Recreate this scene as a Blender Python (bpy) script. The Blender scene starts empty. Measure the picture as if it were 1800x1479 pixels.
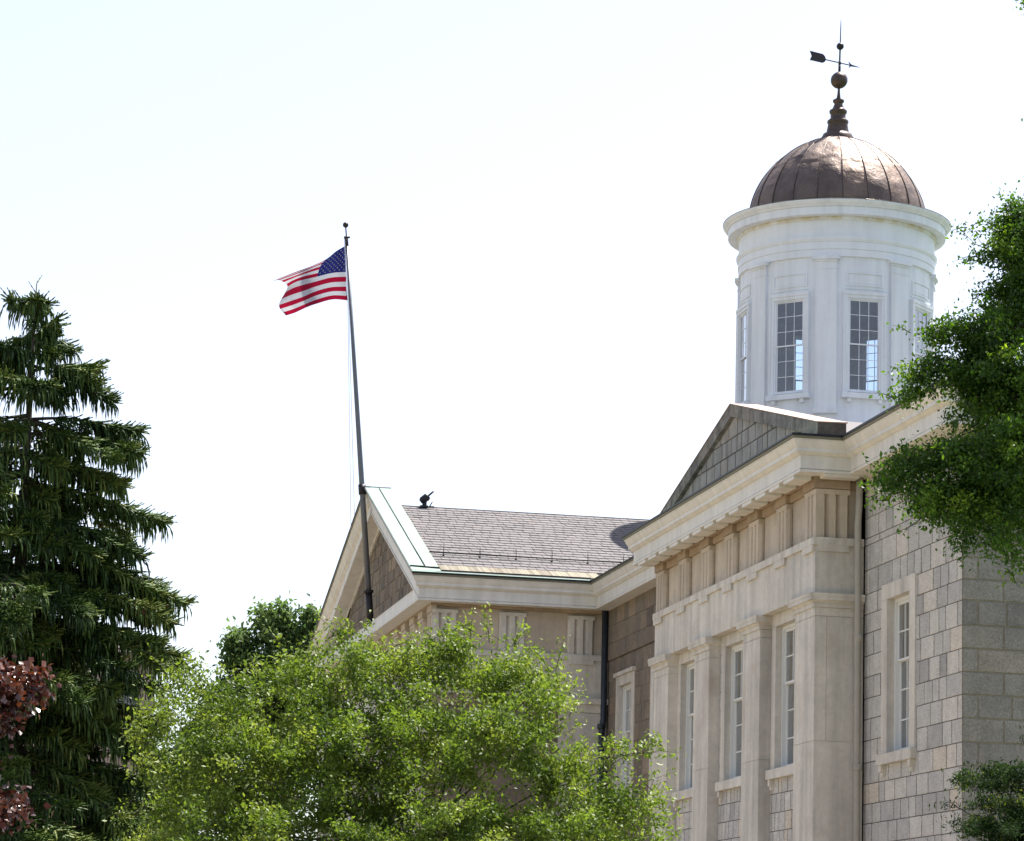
import bpy, bmesh, math, random
import numpy as np
from mathutils import Vector, Matrix
random.seed(7)
SC = bpy.context.scene
COL = SC.collection
# ------------------------------------------------------------------ camera
CR = Vector((0.19172336, 0.98104174, 0.02827099)); CU = Vector((0.17603694, -0.06271227, 0.98238392)); CF = Vector((-0.96553257, 0.18336921, 0.184723))
CAMP = Vector((0, 0, 1.6)); FPX = 5333.0
cd = bpy.data.cameras.new("camera"); cam = bpy.data.objects.new("camera", cd); COL.objects.link(cam)
cd.sensor_width = 36; cd.lens = FPX / 1800 * 36; cd.clip_start = 0.5; cd.clip_end = 5000
m = Matrix.Identity(4)
for i in range(3):
    m[i][0] = CR[i]; m[i][1] = CU[i]; m[i][2] = -CF[i]; m[i][3] = CAMP[i]
cam.matrix_world = m; SC.camera = cam
# ------------------------------------------------------------------ sky, sun, exposure
SUN_EL = math.radians(63); SUN_AZ = math.radians(-39)      # azimuth measured from +Y towards +X
w = bpy.data.worlds.new("World"); SC.world = w; w.use_nodes = True
nt = w.node_tree; bg = nt.nodes["Background"]
sky = nt.nodes.new("ShaderNodeTexSky"); sky.sky_type = 'NISHITA'; sky.sun_disc = False
sky.sun_elevation = SUN_EL; sky.sun_rotation = SUN_AZ; sky.air_density = 1.0; sky.dust_density = 1.6; sky.ozone_density = 3.0
hs_ = nt.nodes.new('ShaderNodeHueSaturation'); hs_.inputs['Saturation'].default_value = .62; hs_.inputs['Hue'].default_value = .514
nt.links.new(sky.outputs[0], hs_.inputs['Color']); nt.links.new(hs_.outputs[0], bg.inputs[0]); bg.inputs[1].default_value = 0.092
sd = bpy.data.lights.new("sun", 'SUN'); sd.energy = 4.7; sd.angle = math.radians(0.5); sd.color = (1.0, 0.955, 0.9)
so = bpy.data.objects.new("sun", sd); COL.objects.link(so)
sdir = Vector((math.sin(SUN_AZ) * math.cos(SUN_EL), math.cos(SUN_AZ) * math.cos(SUN_EL), math.sin(SUN_EL)))
so.rotation_euler = sdir.to_track_quat('Z', 'Y').to_euler(); so.location = (0, 0, 60)
SC.view_settings.view_transform = 'Standard'; SC.view_settings.look = 'None'
SC.view_settings.exposure = 1.42; SC.view_settings.gamma = 1.0
SC.render.engine = 'CYCLES'

def at(px, py, rng):
    """world point seen at pixel (px,py) of the photograph at horizontal distance rng"""
    d = CR * ((px - 900) / FPX) + CU * (-(py - 739.5) / FPX) + CF
    return CAMP + d * (rng / math.hypot(d.x, d.y))
# ------------------------------------------------------------------ object helpers
def thing(name, label, cat, loc, group=None):
    o = bpy.data.objects.new(name, None); COL.objects.link(o); o.location = loc; o.empty_display_size = 0.3
    o['label'] = label; o['category'] = cat
    if group: o['group'] = group
    return o
def tag(o, label, cat, group=None):
    o['label'] = label; o['category'] = cat
    if group: o['group'] = group
    return o
class MB:
    def __init__(s): s.v = []; s.f = []; s.t = []; s.m = []; s.sm = []
    def poly(s, pts, t=0.5, mi=0, smooth=False):
        b = len(s.v); s.v += [tuple(p) for p in pts]; s.f.append(tuple(range(b, b + len(pts)))); s.t.append(t); s.m.append(mi); s.sm.append(smooth)
    def faces(s, pts, fs, t=0.5, mi=0, smooth=False):
        b = len(s.v); s.v += [tuple(p) for p in pts]
        for f in fs: s.f.append(tuple(b + i for i in f)); s.t.append(t); s.m.append(mi); s.sm.append(smooth)
    def hexa(s, p, t=0.5, mi=0):
        s.faces(p, [(0, 3, 2, 1), (4, 5, 6, 7), (0, 1, 5, 4), (1, 2, 6, 5), (2, 3, 7, 6), (3, 0, 4, 7)], t, mi)
    def box(s, x0, x1, y0, y1, z0, z1, t=0.5, mi=0):
        s.hexa([(x0, y0, z0), (x1, y0, z0), (x1, y1, z0), (x0, y1, z0), (x0, y0, z1), (x1, y0, z1), (x1, y1, z1), (x0, y1, z1)], t, mi)
    def lbox(s, F, u0, u1, n0, n1, z0, z1, t=0.5, mi=0):
        s.hexa([F(u0, n0, z0), F(u1, n0, z0), F(u1, n1, z0), F(u0, n1, z0), F(u0, n0, z1), F(u1, n0, z1), F(u1, n1, z1), F(u0, n1, z1)], t, mi)
    def tube(s, pts, rad, k=8, t=0.5, mi=0, cap=True):
        pts = [Vector(p) for p in pts]; n = len(pts)
        if not hasattr(rad, '__len__'): rad = [rad] * n
        b = len(s.v)
        for i, p in enumerate(pts):
            d = (pts[min(i + 1, n - 1)] - pts[max(i - 1, 0)]).normalized()
            a = d.orthogonal().normalized() if i == 0 else (prev - d * prev.dot(d)).normalized()
            prev = a; c = d.cross(a)
            for j in range(k):
                q = 2 * math.pi * j / k; s.v.append(tuple(p + (a * math.cos(q) + c * math.sin(q)) * rad[i]))
        for i in range(n - 1):
            for j in range(k):
                j2 = (j + 1) % k
                s.f.append((b + i * k + j, b + i * k + j2, b + (i + 1) * k + j2, b + (i + 1) * k + j)); s.t.append(t); s.m.append(mi); s.sm.append(True)
        if cap:
            s.f.append(tuple(b + j for j in range(k))[::-1]); s.f.append(tuple(b + (n - 1) * k + j for j in range(k)))
            s.t += [t, t]; s.m += [mi, mi]; s.sm += [False, False]
    def lathe(s, c, prof, k=96, t=0.5, mi=0, a0=0.0, a1=2 * math.pi, smooth=True, crisp=False):
        if crisp:
            for pa, pb in zip(prof[:-1], prof[1:]): s.lathe(c, [pa, pb], k, t, mi, a0, a1, smooth)
            return
        full = abs(a1 - a0 - 2 * math.pi) < 1e-6; kk = k if full else k + 1; b = len(s.v)
        for (r, z) in prof:
            for j in range(kk):
                a = a0 + (a1 - a0) * j / k; s.v.append((c[0] + r * math.cos(a), c[1] + r * math.sin(a), z))
        for i in range(len(prof) - 1):
            for j in range(k):
                j2 = (j + 1) % kk
                s.f.append((b + i * kk + j, b + i * kk + j2, b + (i + 1) * kk + j2, b + (i + 1) * kk + j)); s.t.append(t); s.m.append(mi); s.sm.append(smooth)
    def arcbox(s, c, r0, r1, a0, a1, z0, z1, seg=6, t=0.5, mi=0):
        b = len(s.v)
        for i in range(seg + 1):
            a = a0 + (a1 - a0) * i / seg; ca, sa = math.cos(a), math.sin(a)
            for (r, z) in ((r0, z0), (r1, z0), (r1, z1), (r0, z1)): s.v.append((c[0] + r * ca, c[1] + r * sa, z))
        for i in range(seg):
            for j in range(4):
                j2 = (j + 1) % 4; s.f.append((b + i * 4 + j, b + i * 4 + j2, b + (i + 1) * 4 + j2, b + (i + 1) * 4 + j)); s.t.append(t); s.m.append(mi); s.sm.append(False)
        s.f += [(b, b + 1, b + 2, b + 3), tuple(b + seg * 4 + j for j in (3, 2, 1, 0))]; s.t += [t, t]; s.m += [mi, mi]; s.sm += [False, False]
    def build(s, name, mats, parent=None, recalc=True, sharp=None):
        if not isinstance(mats, (list, tuple)): mats = [mats]
        me = bpy.data.meshes.new(name); off = Vector((0, 0, 0))
        pp = parent
        while pp is not None: off += pp.location; pp = pp.parent
        me.from_pydata([(p[0] - off.x, p[1] - off.y, p[2] - off.z) for p in s.v], [], s.f)
        for mt in mats: me.materials.append(mt)
        me.polygons.foreach_set('material_index', s.m); me.polygons.foreach_set('use_smooth', s.sm)
        at_ = me.attributes.new('tone', 'FLOAT', 'FACE'); at_.data.foreach_set('value', s.t)
        if recalc:
            bm = bmesh.new(); bm.from_mesh(me); bmesh.ops.recalc_face_normals(bm, faces=bm.faces); bm.to_mesh(me); bm.free()
        me.update()
        o = bpy.data.objects.new(name, me); COL.objects.link(o)
        if parent is not None: o.parent = parent
        return o
# ------------------------------------------------------------------ materials
def mat(name, col=(.5, .5, .5), rough=.7, metal=0.0, spec=.3, tone=None, noise=None, bump=None, stain=None, vstreak=None, extra=None, coords='Object'):
    """tone=(dark,light) multiplies by the per-face tone; noise=(scale,amount); bump=(scale,dist)
       stain=(scale,threshold,colour,amount); vstreak=(scale,amount)"""
    M_ = bpy.data.materials.new(name); M_.use_nodes = True; n = M_.node_tree.nodes; l = M_.node_tree.links
    b = n["Principled BSDF"]; b.inputs['Roughness'].default_value = rough; b.inputs['Metallic'].default_value = metal
    b.inputs['Specular IOR Level'].default_value = spec
    tc = n.new('ShaderNodeTexCoord'); cur = None
    rgb = n.new('ShaderNodeRGB'); rgb.outputs[0].default_value = (*col, 1); cur = rgb.outputs[0]
    def mixc(a, bcol, fac, mode='MIX'):
        x = n.new('ShaderNodeMix'); x.data_type = 'RGBA'; x.blend_type = mode
        if isinstance(fac, (int, float)): x.inputs[0].default_value = fac
        else: l.new(fac, x.inputs[0])
        l.new(a, x.inputs[6])
        if isinstance(bcol, tuple): x.inputs[7].default_value = (*bcol, 1)
        else: l.new(bcol, x.inputs[7])
        return x.outputs[2]
    def ramp(src, stops):
        r = n.new('ShaderNodeValToRGB'); l.new(src, r.inputs[0]); e = r.color_ramp.elements
        while len(e) < len(stops): e.new(.5)
        for i, (p, c) in enumerate(stops):
            e[i].position = p; e[i].color = (*c, 1) if isinstance(c, tuple) else (c, c, c, 1)
        return r.outputs[0]
    def noi(scale, det=5, rgh=.6, vec=None):
        t = n.new('ShaderNodeTexNoise'); t.inputs['Scale'].default_value = scale; t.inputs['Detail'].default_value = det; t.inputs['Roughness'].default_value = rgh
        l.new(vec or tc.outputs[coords], t.inputs['Vector']); return t.outputs[0]
    if tone:
        a = n.new('ShaderNodeAttribute'); a.attribute_name = 'tone'
        cur = mixc(cur, ramp(a.outputs['Fac'], [(i / (len(tone) - 1), c) for i, c in enumerate(tone)]), 1.0, 'MULTIPLY')
    if noise:
        for sc, am in (noise if isinstance(noise, list) else [noise]):
            cur = mixc(cur, ramp(noi(sc), [(.3, 1 - am), (.7, 1 + am * .6)]), 1.0, 'MULTIPLY')
    if vstreak:
        mp = n.new('ShaderNodeMapping'); mp.inputs['Scale'].default_value = (1, 1, .08); l.new(tc.outputs[coords], mp.inputs[0])
        cur = mixc(cur, ramp(noi(vstreak[0], 4, .55, mp.outputs[0]), [(.35, 1 - vstreak[1]), (.6, 1.0)]), 1.0, 'MULTIPLY')
    if stain:
        sc, th, sc_col, am = stain
        f = ramp(noi(sc, 6, .65), [(th, 0.0), (min(1, th + .18), am)])
        cur = mixc(cur, sc_col, f)
    l.new(cur, b.inputs['Base Color'])
    if bump:
        bs = bump if isinstance(bump, list) else [bump]; last = None
        for sc, dist in bs:
            bp = n.new('ShaderNodeBump'); bp.inputs['Distance'].default_value = dist; bp.inputs['Strength'].default_value = 1.0
            l.new(noi(sc), bp.inputs['Height'])
            if last: l.new(last, bp.inputs['Normal'])
            last = bp.outputs[0]
        l.new(last, b.inputs['Normal'])
    if extra: extra(M_, n, l, b, tc, cur, mixc, ramp, noi)
    return M_
M = {}
M['marble'] = mat('pale_marble', (.63, .60, .53), .68, noise=[(1.3, .14), (9, .09), (60, .08)], vstreak=(2.6, .26), stain=(.9, .56, (.40, .33, .26), .6), bump=[(30, .003), (3, .012)], tone=(.9, 1.0, 1.06))
M['frieze'] = mat('warm_marble', (.52, .45, .355), .65, noise=[(1.1, .14), (8, .08)], vstreak=(2.0, .2), stain=(1.4, .55, (.34, .24, .18), .6), bump=(25, .002), tone=(.9, 1.0, 1.08))
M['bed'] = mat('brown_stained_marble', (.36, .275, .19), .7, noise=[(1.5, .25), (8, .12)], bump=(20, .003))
M['granite'] = mat('grey_granite', (.54, .53, .50), .85, tone=((.70, .70, .71), (.90, .90, .90), (1.0, 1.0, .99), (1.16, 1.14, 1.1), (1.15, 1.04, .90)), noise=[(28, .32), (60, .2), (4, .14)], vstreak=(3, .05), bump=[(40, .008), (6, .02)])
M['granite_joint'] = mat('dark_joint', (.10, .095, .09), .95)
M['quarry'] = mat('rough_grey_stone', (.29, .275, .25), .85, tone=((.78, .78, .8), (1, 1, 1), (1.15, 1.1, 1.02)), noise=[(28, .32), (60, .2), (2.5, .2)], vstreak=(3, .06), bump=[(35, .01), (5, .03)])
M['brown_stone'] = mat('brown_fieldstone', (.20, .17, .135), .9, tone=((.6, .58, .6), (.85, .85, .85), (1.0, 1.0, .98), (1.2, 1.1, 1.0), (1.75, 1.65, 1.55)), noise=[(12, .25), (2, .2)], bump=[(30, .006), (6, .012)])
M['brown_joint'] = mat('brown_mortar', (.26, .235, .18), .95, noise=(9, .2))
M['gable_stone'] = mat('weathered_blue_grey_stone', (.34, .335, .32), .85, tone=((.75, .75, .78), (1, 1, 1), (1.18, 1.08, .98)), noise=[(30, .18), (2.2, .2)], vstreak=(3, .2), stain=(1.6, .60, (.08, .075, .07), .5), bump=[(30, .004), (5, .008)])
M['coping'] = mat('stained_coping_stone', (.24, .235, .22), .85, tone=((.45, .36, .33), (1, 1, 1), (1.1, 1.08, 1.0)), noise=[(10, .2), (2.5, .25)], vstreak=(3.5, .35), stain=(1.3, .50, (.05, .045, .04), .8), bump=(20, .006))
M['trim'] = mat('cream_painted_trim', (.68, .665, .61), .5, noise=[(2, .05), (14, .04)], vstreak=(4, .12), stain=(5, .66, (.42, .37, .28), .35))
M['white'] = mat('white_painted_wood', (.80, .825, .87), .5, noise=[(2.5, .03), (14, .025)], vstreak=(3.2, .13), stain=(5.5, .62, (.60, .57, .50), .35), bump=(12, .0015))
def ystain(M_, n, l, b, tc, cur, mixc, ramp, noi):
    sx = n.new('ShaderNodeSeparateXYZ'); l.new(tc.outputs['Object'], sx.inputs[0])
    mr = n.new('ShaderNodeMapRange'); mr.inputs[1].default_value = 24.98; mr.inputs[2].default_value = 25.13; l.new(sx.outputs[2], mr.inputs[0])
    ml = n.new('ShaderNodeMath'); ml.operation = 'MULTIPLY'; l.new(mr.outputs[0], ml.inputs[0]); l.new(ramp(noi(2.2, 5), [(.38, 0.0), (.62, .8)]), ml.inputs[1])
    l.new(mixc(cur, (.52, .40, .16), ml.outputs[0]), b.inputs['Base Color'])
M['white_stained'] = mat('white_paint_rust_stained', (.80, .825, .87), .5, noise=[(2.5, .03), (14, .025)], vstreak=(2.5, .08), bump=(12, .0015), extra=ystain)
M['interior'] = mat('lantern_plaster', (.36, .34, .34), .9, noise=(1.5, .2))
M['ceiling'] = mat('lantern_ceiling', (.30, .33, .42), .9)
M['sash'] = mat('sash_paint', (.66, .68, .66), .45)
M['curtain'] = mat('curtain_cloth', (.18, .19, .19), .9, vstreak=(14, .35))
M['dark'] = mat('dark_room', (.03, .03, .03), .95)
M['lead'] = mat('dark_flashing', (.018, .022, .03), .45, metal=.3, noise=(8, .3))
M['underlay'] = mat('dark_roof_underlay', (.03, .028, .03), .95)
M['eave_green'] = mat('olive_gutter_paint', (.17, .165, .12), .6)
M['verdigris'] = mat('verdigris_copper', (.185, .27, .22), .6, noise=[(2.0, .08), (12, .05)], stain=(2.2, .52, (.22, .27, .16), .5), bump=(6, .006))
M['copper_new'] = mat('pinkish_copper_sheet', (.40, .27, .21), .5, metal=.4, noise=(4, .12), bump=(6, .004))
M['slate'] = mat('grey_slate', (.138, .126, .124), .8, tone=((.78, .78, .8), (.94, .93, .94), (1, 1, 1), (1.1, 1.06, 1.02)), noise=[(18, .12), (1.2, .08)], bump=(14, .004))
M['wood_strip'] = mat('streaked_eave_boards', (.22, .20, .15), .8, tone=((.6, .52, .42), (1, 1, 1), (1.15, 1.12, 1.0)), noise=(20, .2))
def copper_extra(M_, n, l, b, tc, cur, mixc, ramp, noi):
    l.new(ramp(noi(3.0, 4), [(.3, .46), (.7, .62)]), b.inputs['Roughness'])
M['copper'] = mat('brown_copper', (.195, .15, .125), .42, metal=.85, tone=((.8, .8, .82), (1, 1, 1), (1.15, 1.1, 1.05)), noise=[(3, .2), (16, .12)], vstreak=(3, .15), stain=(2.0, .5, (.10, .08, .075), .7), bump=[(1.4, .07), (5, .005)], extra=copper_extra)
M['bronze'] = mat('dark_bronze', (.10, .075, .062), .45, metal=.6, noise=(6, .25))
M['vane'] = mat('weathered_iron', (.035, .032, .035), .5, metal=.4)
M['pipe_beige'] = mat('beige_downpipe_paint', (.36, .34, .29), .5, noise=(5, .08))
M['pipe_black'] = mat('black_downpipe_paint', (.028, .035, .045), .3, noise=(5, .2))
M['pole'] = mat('grey_steel_pole', (.14, .15, .165), .42, metal=.35, noise=(4, .1))
M['black'] = mat('black_lamp_metal', (.015, .016, .02), .4)
M['rope'] = mat('halyard_rope', (.62, .66, .75), .8)
M['bark'] = mat('dark_bark', (.055, .046, .038), .9, noise=(14, .3), bump=(20, .01))
M['bark_grey'] = mat('grey_spruce_bark', (.10, .085, .07), .9, noise=(14, .3), bump=(20, .01))
M['cone'] = mat('spruce_cone', (.13, .055, .035), .7)
M['bounce_ground'] = mat('warm_bounce_ground', (.50, .36, .21), .85, noise=[(.8, .15), (20, .15)])  # colour of the unseen ground added for its warm bounce
M['grass'] = mat('lawn_grass', (.06, .095, .03), .95, noise=[(.6, .2), (40, .3)])
M['asphalt'] = mat('street_asphalt', (.05, .05, .05), .9, noise=(8, .15))
def leafmat(name, cols, rough=.38, trans=.35, spec=.5, gain=1.5):
    M_ = bpy.data.materials.new(name); M_.use_nodes = True; n = M_.node_tree.nodes; l = M_.node_tree.links
    b = n["Principled BSDF"]; b.inputs['Roughness'].default_value = rough; b.inputs['Specular IOR Level'].default_value = spec
    a = n.new('ShaderNodeAttribute'); a.attribute_name = 'tone'
    r = n.new('ShaderNodeValToRGB'); l.new(a.outputs['Fac'], r.inputs[0]); e = r.color_ramp.elements
    while len(e) < len(cols): e.new(.5)
    for i, (p, c) in enumerate(cols): e[i].position = p; e[i].color = (*c, 1)
    l.new(r.outputs[0], b.inputs['Base Color'])
    t = n.new('ShaderNodeBsdfTranslucent'); hs = n.new('ShaderNodeHueSaturation'); hs.inputs['Value'].default_value = gain; hs.inputs['Saturation'].default_value = 1.1
    l.new(r.outputs[0], hs.inputs['Color']); l.new(hs.outputs[0], t.inputs[0])
    mx = n.new('ShaderNodeMixShader'); mx.inputs[0].default_value = trans
    l.new(b.outputs[0], mx.inputs[1]); l.new(t.outputs[0], mx.inputs[2]); l.new(mx.outputs[0], n['Material Output'].inputs[0])
    return M_
M['leaf_mid'] = leafmat('crabapple_leaf', [(0, (.052, .088, .014)), (.5, (.125, .182, .028)), (1, (.22, .265, .05))], rough=.52, trans=.39, spec=.28)
M['leaf_right'] = leafmat('dark_glossy_leaf', [(0, (.025, .058, .010)), (.5, (.068, .135, .016)), (.85, (.13, .215, .025)), (1, (.24, .34, .04))], rough=.48, trans=.44, spec=.35)
M['leaf_far'] = leafmat('blue_green_leaf', [(0, (.03, .065, .02)), (.6, (.11, .17, .05)), (1, (.19, .26, .08))], rough=.6, trans=.4, spec=.2)
M['leaf_red'] = leafmat('maroon_leaf', [(0, (.03, .010, .008)), (.6, (.065, .019, .012)), (1, (.13, .042, .02))], rough=.32, trans=.2, spec=.7)
M['needle'] = leafmat('spruce_needles', [(0, (.016, .032, .012)), (.4, (.034, .066, .018)), (.75, (.085, .14, .028)), (1, (.17, .20, .05))], rough=.6, trans=.2, spec=.25)
M['leaf_shrub'] = leafmat('yew_leaf', [(0, (.010, .020, .006)), (.6, (.020, .040, .010)), (.86, (.05, .085, .015)), (1, (.26, .27, .04))], rough=.75, trans=.3, spec=.12)
def glassmat(name, tint=(.9, .95, 1), rfl=1.0):
    M_ = bpy.data.materials.new(name); M_.use_nodes = True; n = M_.node_tree.nodes; l = M_.node_tree.links
    n.remove(n["Principled BSDF"])
    t = n.new('ShaderNodeBsdfTransparent'); t.inputs[0].default_value = (*tint, 1); g = n.new('ShaderNodeBsdfGlossy'); g.inputs['Roughness'].default_value = .03
    f = n.new('ShaderNodeFresnel'); f.inputs[0].default_value = 1.5; mx = n.new('ShaderNodeMixShader')
    mm = n.new('ShaderNodeMath'); mm.operation = 'MULTIPLY'; mm.inputs[1].default_value = rfl; l.new(f.outputs[0], mm.inputs[0])
    nz = n.new('ShaderNodeTexNoise'); nz.inputs['Scale'].default_value = 2.5; tc = n.new('ShaderNodeTexCoord'); l.new(tc.outputs['Object'], nz.inputs[0])
    bp = n.new('ShaderNodeBump'); bp.inputs['Distance'].default_value = .012; l.new(nz.outputs[0], bp.inputs['Height']); l.new(bp.outputs[0], g.inputs['Normal'])
    l.new(mm.outputs[0], mx.inputs[0]); l.new(t.outputs[0], mx.inputs[1]); l.new(g.outputs[0], mx.inputs[2]); l.new(mx.outputs[0], n['Material Output'].inputs[0])
    return M_
M['glass'] = glassmat('window_glass', (.85, .9, .95), 2.6); M['glass_lantern'] = glassmat('lantern_glass', (.8, .9, 1.0), 3.6)
# ------------------------------------------------------------------ ashlar wall generator
def clip_poly(poly, clip):
    """Sutherland-Hodgman, convex ccw clip polygon in (u,z)"""
    out = poly
    for i in range(len(clip)):
        a = clip[i]; b = clip[(i + 1) % len(clip)]; inp = out; out = []
        if not inp: return []
        side = lambda p: (b[0] - a[0]) * (p[1] - a[1]) - (b[1] - a[1]) * (p[0] - a[0])
        for j in range(len(inp)):
            p = inp[j]; q = inp[(j + 1) % len(inp)]; sp = side(p); sq = side(q)
            if sp >= 0: out.append(p)
            if (sp > 0 and sq < 0) or (sp < 0 and sq > 0):
                t = sp / (sp - sq); out.append((p[0] + (q[0] - p[0]) * t, p[1] + (q[1] - p[1]) * t))
    return out
def sub_rect(r, h):
    u0, u1, z0, z1 = r; a0, a1, b0, b1 = h
    if a1 <= u0 or a0 >= u1 or b1 <= z0 or b0 >= z1: return [r]
    out = []
    if a0 > u0: out.append((u0, a0, z0, z1))
    if a1 < u1: out.append((a1, u1, z0, z1))
    m0, m1 = max(u0, a0), min(u1, a1)
    if b0 > z0: out.append((m0, m1, z0, b0))
    if b1 < z1: out.append((m0, m1, b1, z1))
    return out
def frame(o, u, n):
    o = Vector(o); u = Vector(u); n = Vector(n)
    return lambda a, b, z: (o.x + u.x * a + n.x * b, o.y + u.y * a + n.y * b, z)
def ashlar(mb, F, u0, u1, zs, wr, holes=(), clip=None, joint=.014, seed=1, depth=.10, rough=.006, first=None, warm=.08, ju=1.0):
    R = random.Random(seed)
    def emit(poly, t, j, n_in, n_out, mi):
        us = [p[0] for p in poly]; z_ = [p[1] for p in poly]
        if len(poly) < 3 or max(us) - min(us) < .02 or max(z_) - min(z_) < .02: return
        cu = sum(us) / len(us); cz = sum(z_) / len(z_)
        def inset(d):
            o = []
            for p in poly:
                du, dz = cu - p[0], cz - p[1]; L = max(1e-6, math.hypot(du, dz)); hu = abs(du) or 1e-6; hz = abs(dz) or 1e-6
                o.append((p[0] + math.copysign(min(d * ju, hu * .8), du), p[1] + math.copysign(min(d, hz * .8), dz)))
            return o
        A = inset(j); B = inset(j + .008); k = len(poly); b = len(mb.v)
        for p in A: mb.v.append(F(p[0], n_in, p[1]))
        for p in A: mb.v.append(F(p[0], n_out - .006, p[1]))
        for p in B: mb.v.append(F(p[0], n_out, p[1]))
        fs = [tuple(b + 2 * k + i for i in range(k))]
        for i in range(k):
            i2 = (i + 1) % k
            fs.append((b + i, b + i2, b + k + i2, b + k + i)); fs.append((b + k + i, b + k + i2, b + 2 * k + i2, b + 2 * k + i))
        for f in fs: mb.f.append(f); mb.t.append(t); mb.m.append(mi); mb.sm.append(False)
    for c in range(len(zs) - 1):
        z0, z1 = zs[c], zs[c + 1]; u = u0; edges = [u0]
        firstw = first[c % 2] if first else R.uniform(*wr) * R.uniform(.5, 1)
        u += firstw
        while u < u1 - wr[0] * .5:
            edges.append(u); u += R.uniform(*wr)
        edges.append(u1)
        for e in range(len(edges) - 1):
            t = min(.82, max(0, R.gauss(.45, .17)))
            if R.random() < warm: t = R.uniform(.85, 1)
            off = R.uniform(0, rough); rects = [(edges[e], edges[e + 1], z0, z1)]
            for h in holes:
                rects = [q for r in rects for q in sub_rect(r, h)]
            for r in rects:
                poly = [(r[0], r[2]), (r[1], r[2]), (r[1], r[3]), (r[0], r[3])]
                if clip: poly = clip_poly(poly, clip)
                if poly: emit(poly, t, joint * .5, -depth, off, 0)
    rects = [(u0, u1, zs[0], zs[-1])]
    for h in holes: rects = [q for r in rects for q in sub_rect(r, h)]
    for r in rects:
        poly = [(r[0], r[2]), (r[1], r[2]), (r[1], r[3]), (r[0], r[3])]
        if clip: poly = clip_poly(poly, clip)
        if len(poly) >= 3: mb.poly([F(p[0], -.016, p[1]) for p in poly], .5, 1)
def courses(z0, z1, h, seed=0, var=.1, marks=()):
    R = random.Random(seed); out = [z0]; z = z0
    while z < z1 - h * .6:
        z += h * R.uniform(1 - var, 1 + var)
        if z > z1 - h * .5: break
        out.append(z)
    out.append(z1); return out
# ------------------------------------------------------------------ the courthouse
XE, YW, XB0, XB1, YB, XW, YG = -51.69, 18.15, -70.93, -57.5, 17.13, -80.5, 13.25
XA = -89.6; XL = -101.5           # wing ridge, wing left wall
court = thing('courthouse', 'pale stone courthouse with white domed lantern and slate roofed gable wing behind the trees', 'building', (-70, 24, 0))
Fmain = frame((0, YW, 0), (1, 0, 0), (0, -1, 0)); Fbay = frame((0, YB, 0), (1, 0, 0), (0, -1, 0)); Fbay2 = frame((0, 17.38, 0), (1, 0, 0), (0, -1, 0))
Fend = frame((XE, 0, 0), (0, 1, 0), (1, 0, 0)); Fside = frame((XW, 0, 0), (0, 1, 0), (1, 0, 0)); Fwing = frame((0, YG, 0), (1, 0, 0), (0, -1, 0)); Fret = frame((XB1, 0, 0), (0, 1, 0), (1, 0, 0))
# walls -----------------------------------------------------------
zc = [0, .42, .84, 1.26, 1.68, 2.1, 2.52, 2.94, 3.36, 3.78, 4.2, 4.6, 5.0, 5.38, 5.77, 6.19, 6.62, 7.04, 7.45, 7.87, 8.29, 8.74, 9.12, 9.52, 10.0, 10.5]
zc2 = [10.64, 11.05, 11.46, 11.88]
WIN_R = (-55.95, -54.62, 6.27, 9.26)
mb = MB()
hole = (WIN_R[0] - .02, WIN_R[1] + .02, WIN_R[2] - .0, WIN_R[3] + .02)
ashlar(mb, Fmain, XB1, XE, zc, (.34, .9), [hole], seed=3, first=None, joint=.016, ju=2.6)
ashlar(mb, Fmain, XB1, XE, zc2, (.4, .9), seed=4, joint=.016, ju=2.6)
ashlar(mb, Fmain, XB1, XE, [10.5, 10.64], (.6, 1.4), seed=5, joint=.016, ju=2.6)
mb.build('wall', [M['granite'], M['granite_joint']], court)['label'] = 'grey granite block wall with narrow window, right of the bay'
mb = MB(); zc3 = [z + .0 for z in zc]
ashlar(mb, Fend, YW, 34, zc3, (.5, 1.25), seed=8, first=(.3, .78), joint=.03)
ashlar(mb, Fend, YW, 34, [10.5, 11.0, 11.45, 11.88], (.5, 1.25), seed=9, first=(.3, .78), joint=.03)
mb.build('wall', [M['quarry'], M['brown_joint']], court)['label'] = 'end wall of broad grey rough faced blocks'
mb = MB(); WL = (-79.0, -77.6, 6.6, 9.68); WL2 = (-75.05, -73.65, 6.6, 9.68)
ashlar(mb, Fmain, XW, XB0, courses(0, 10.48, .45, 3), (.35, 1.0), [(WL[0], WL[1], WL[2], WL[3]), (WL2[0], WL2[1], WL2[2], WL2[3])], seed=11, joint=.02, warm=.05, ju=1.8)
F2 = frame((0, YW - .05, 0), (1, 0, 0), (0, -1, 0))
ashlar(mb, F2, XW, XB0, [10.48, 10.92, 11.4, 11.88], (.5, 1.2), seed=12, joint=.014, warm=0)
mb.build('wall', [M['brown_stone'], M['brown_joint']], court)['label'] = 'dark brown stone wall between the wing and the bay'
# wing side below its entablature, pediment field, wing front
mb = MB()
ashlar(mb, Fside, YG, YW, courses(0, 9.44, .45, 5), (.4, 1.0), seed=14, joint=.018, warm=.03)
ashlar(mb, Fwing, XL, XW, courses(0, 9.5, .45, 6), (.5, 1.1), seed=15, joint=.018)
zt = 12.2
trip = [(XL, 12.2), (XW, 12.2), (XA, 15.75)]
Fty = frame((0, YG - .0, 0), (1, 0, 0), (0, -1, 0))
ashlar(mb, Fty, XL, XW, courses(12.2, 15.8, .40, 7, .15), (.35, .9), clip=trip, seed=16, joint=.04, warm=.04, rough=.02, ju=1.8)
mb.box(XL, XW - .2, YG + .12, YG + .3, 0, 12.2, .3)
mb.build('wall', [M['brown_stone'], M['brown_joint']], court)['label'] = 'dark brown stone walls and pediment field of the wing'
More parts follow.
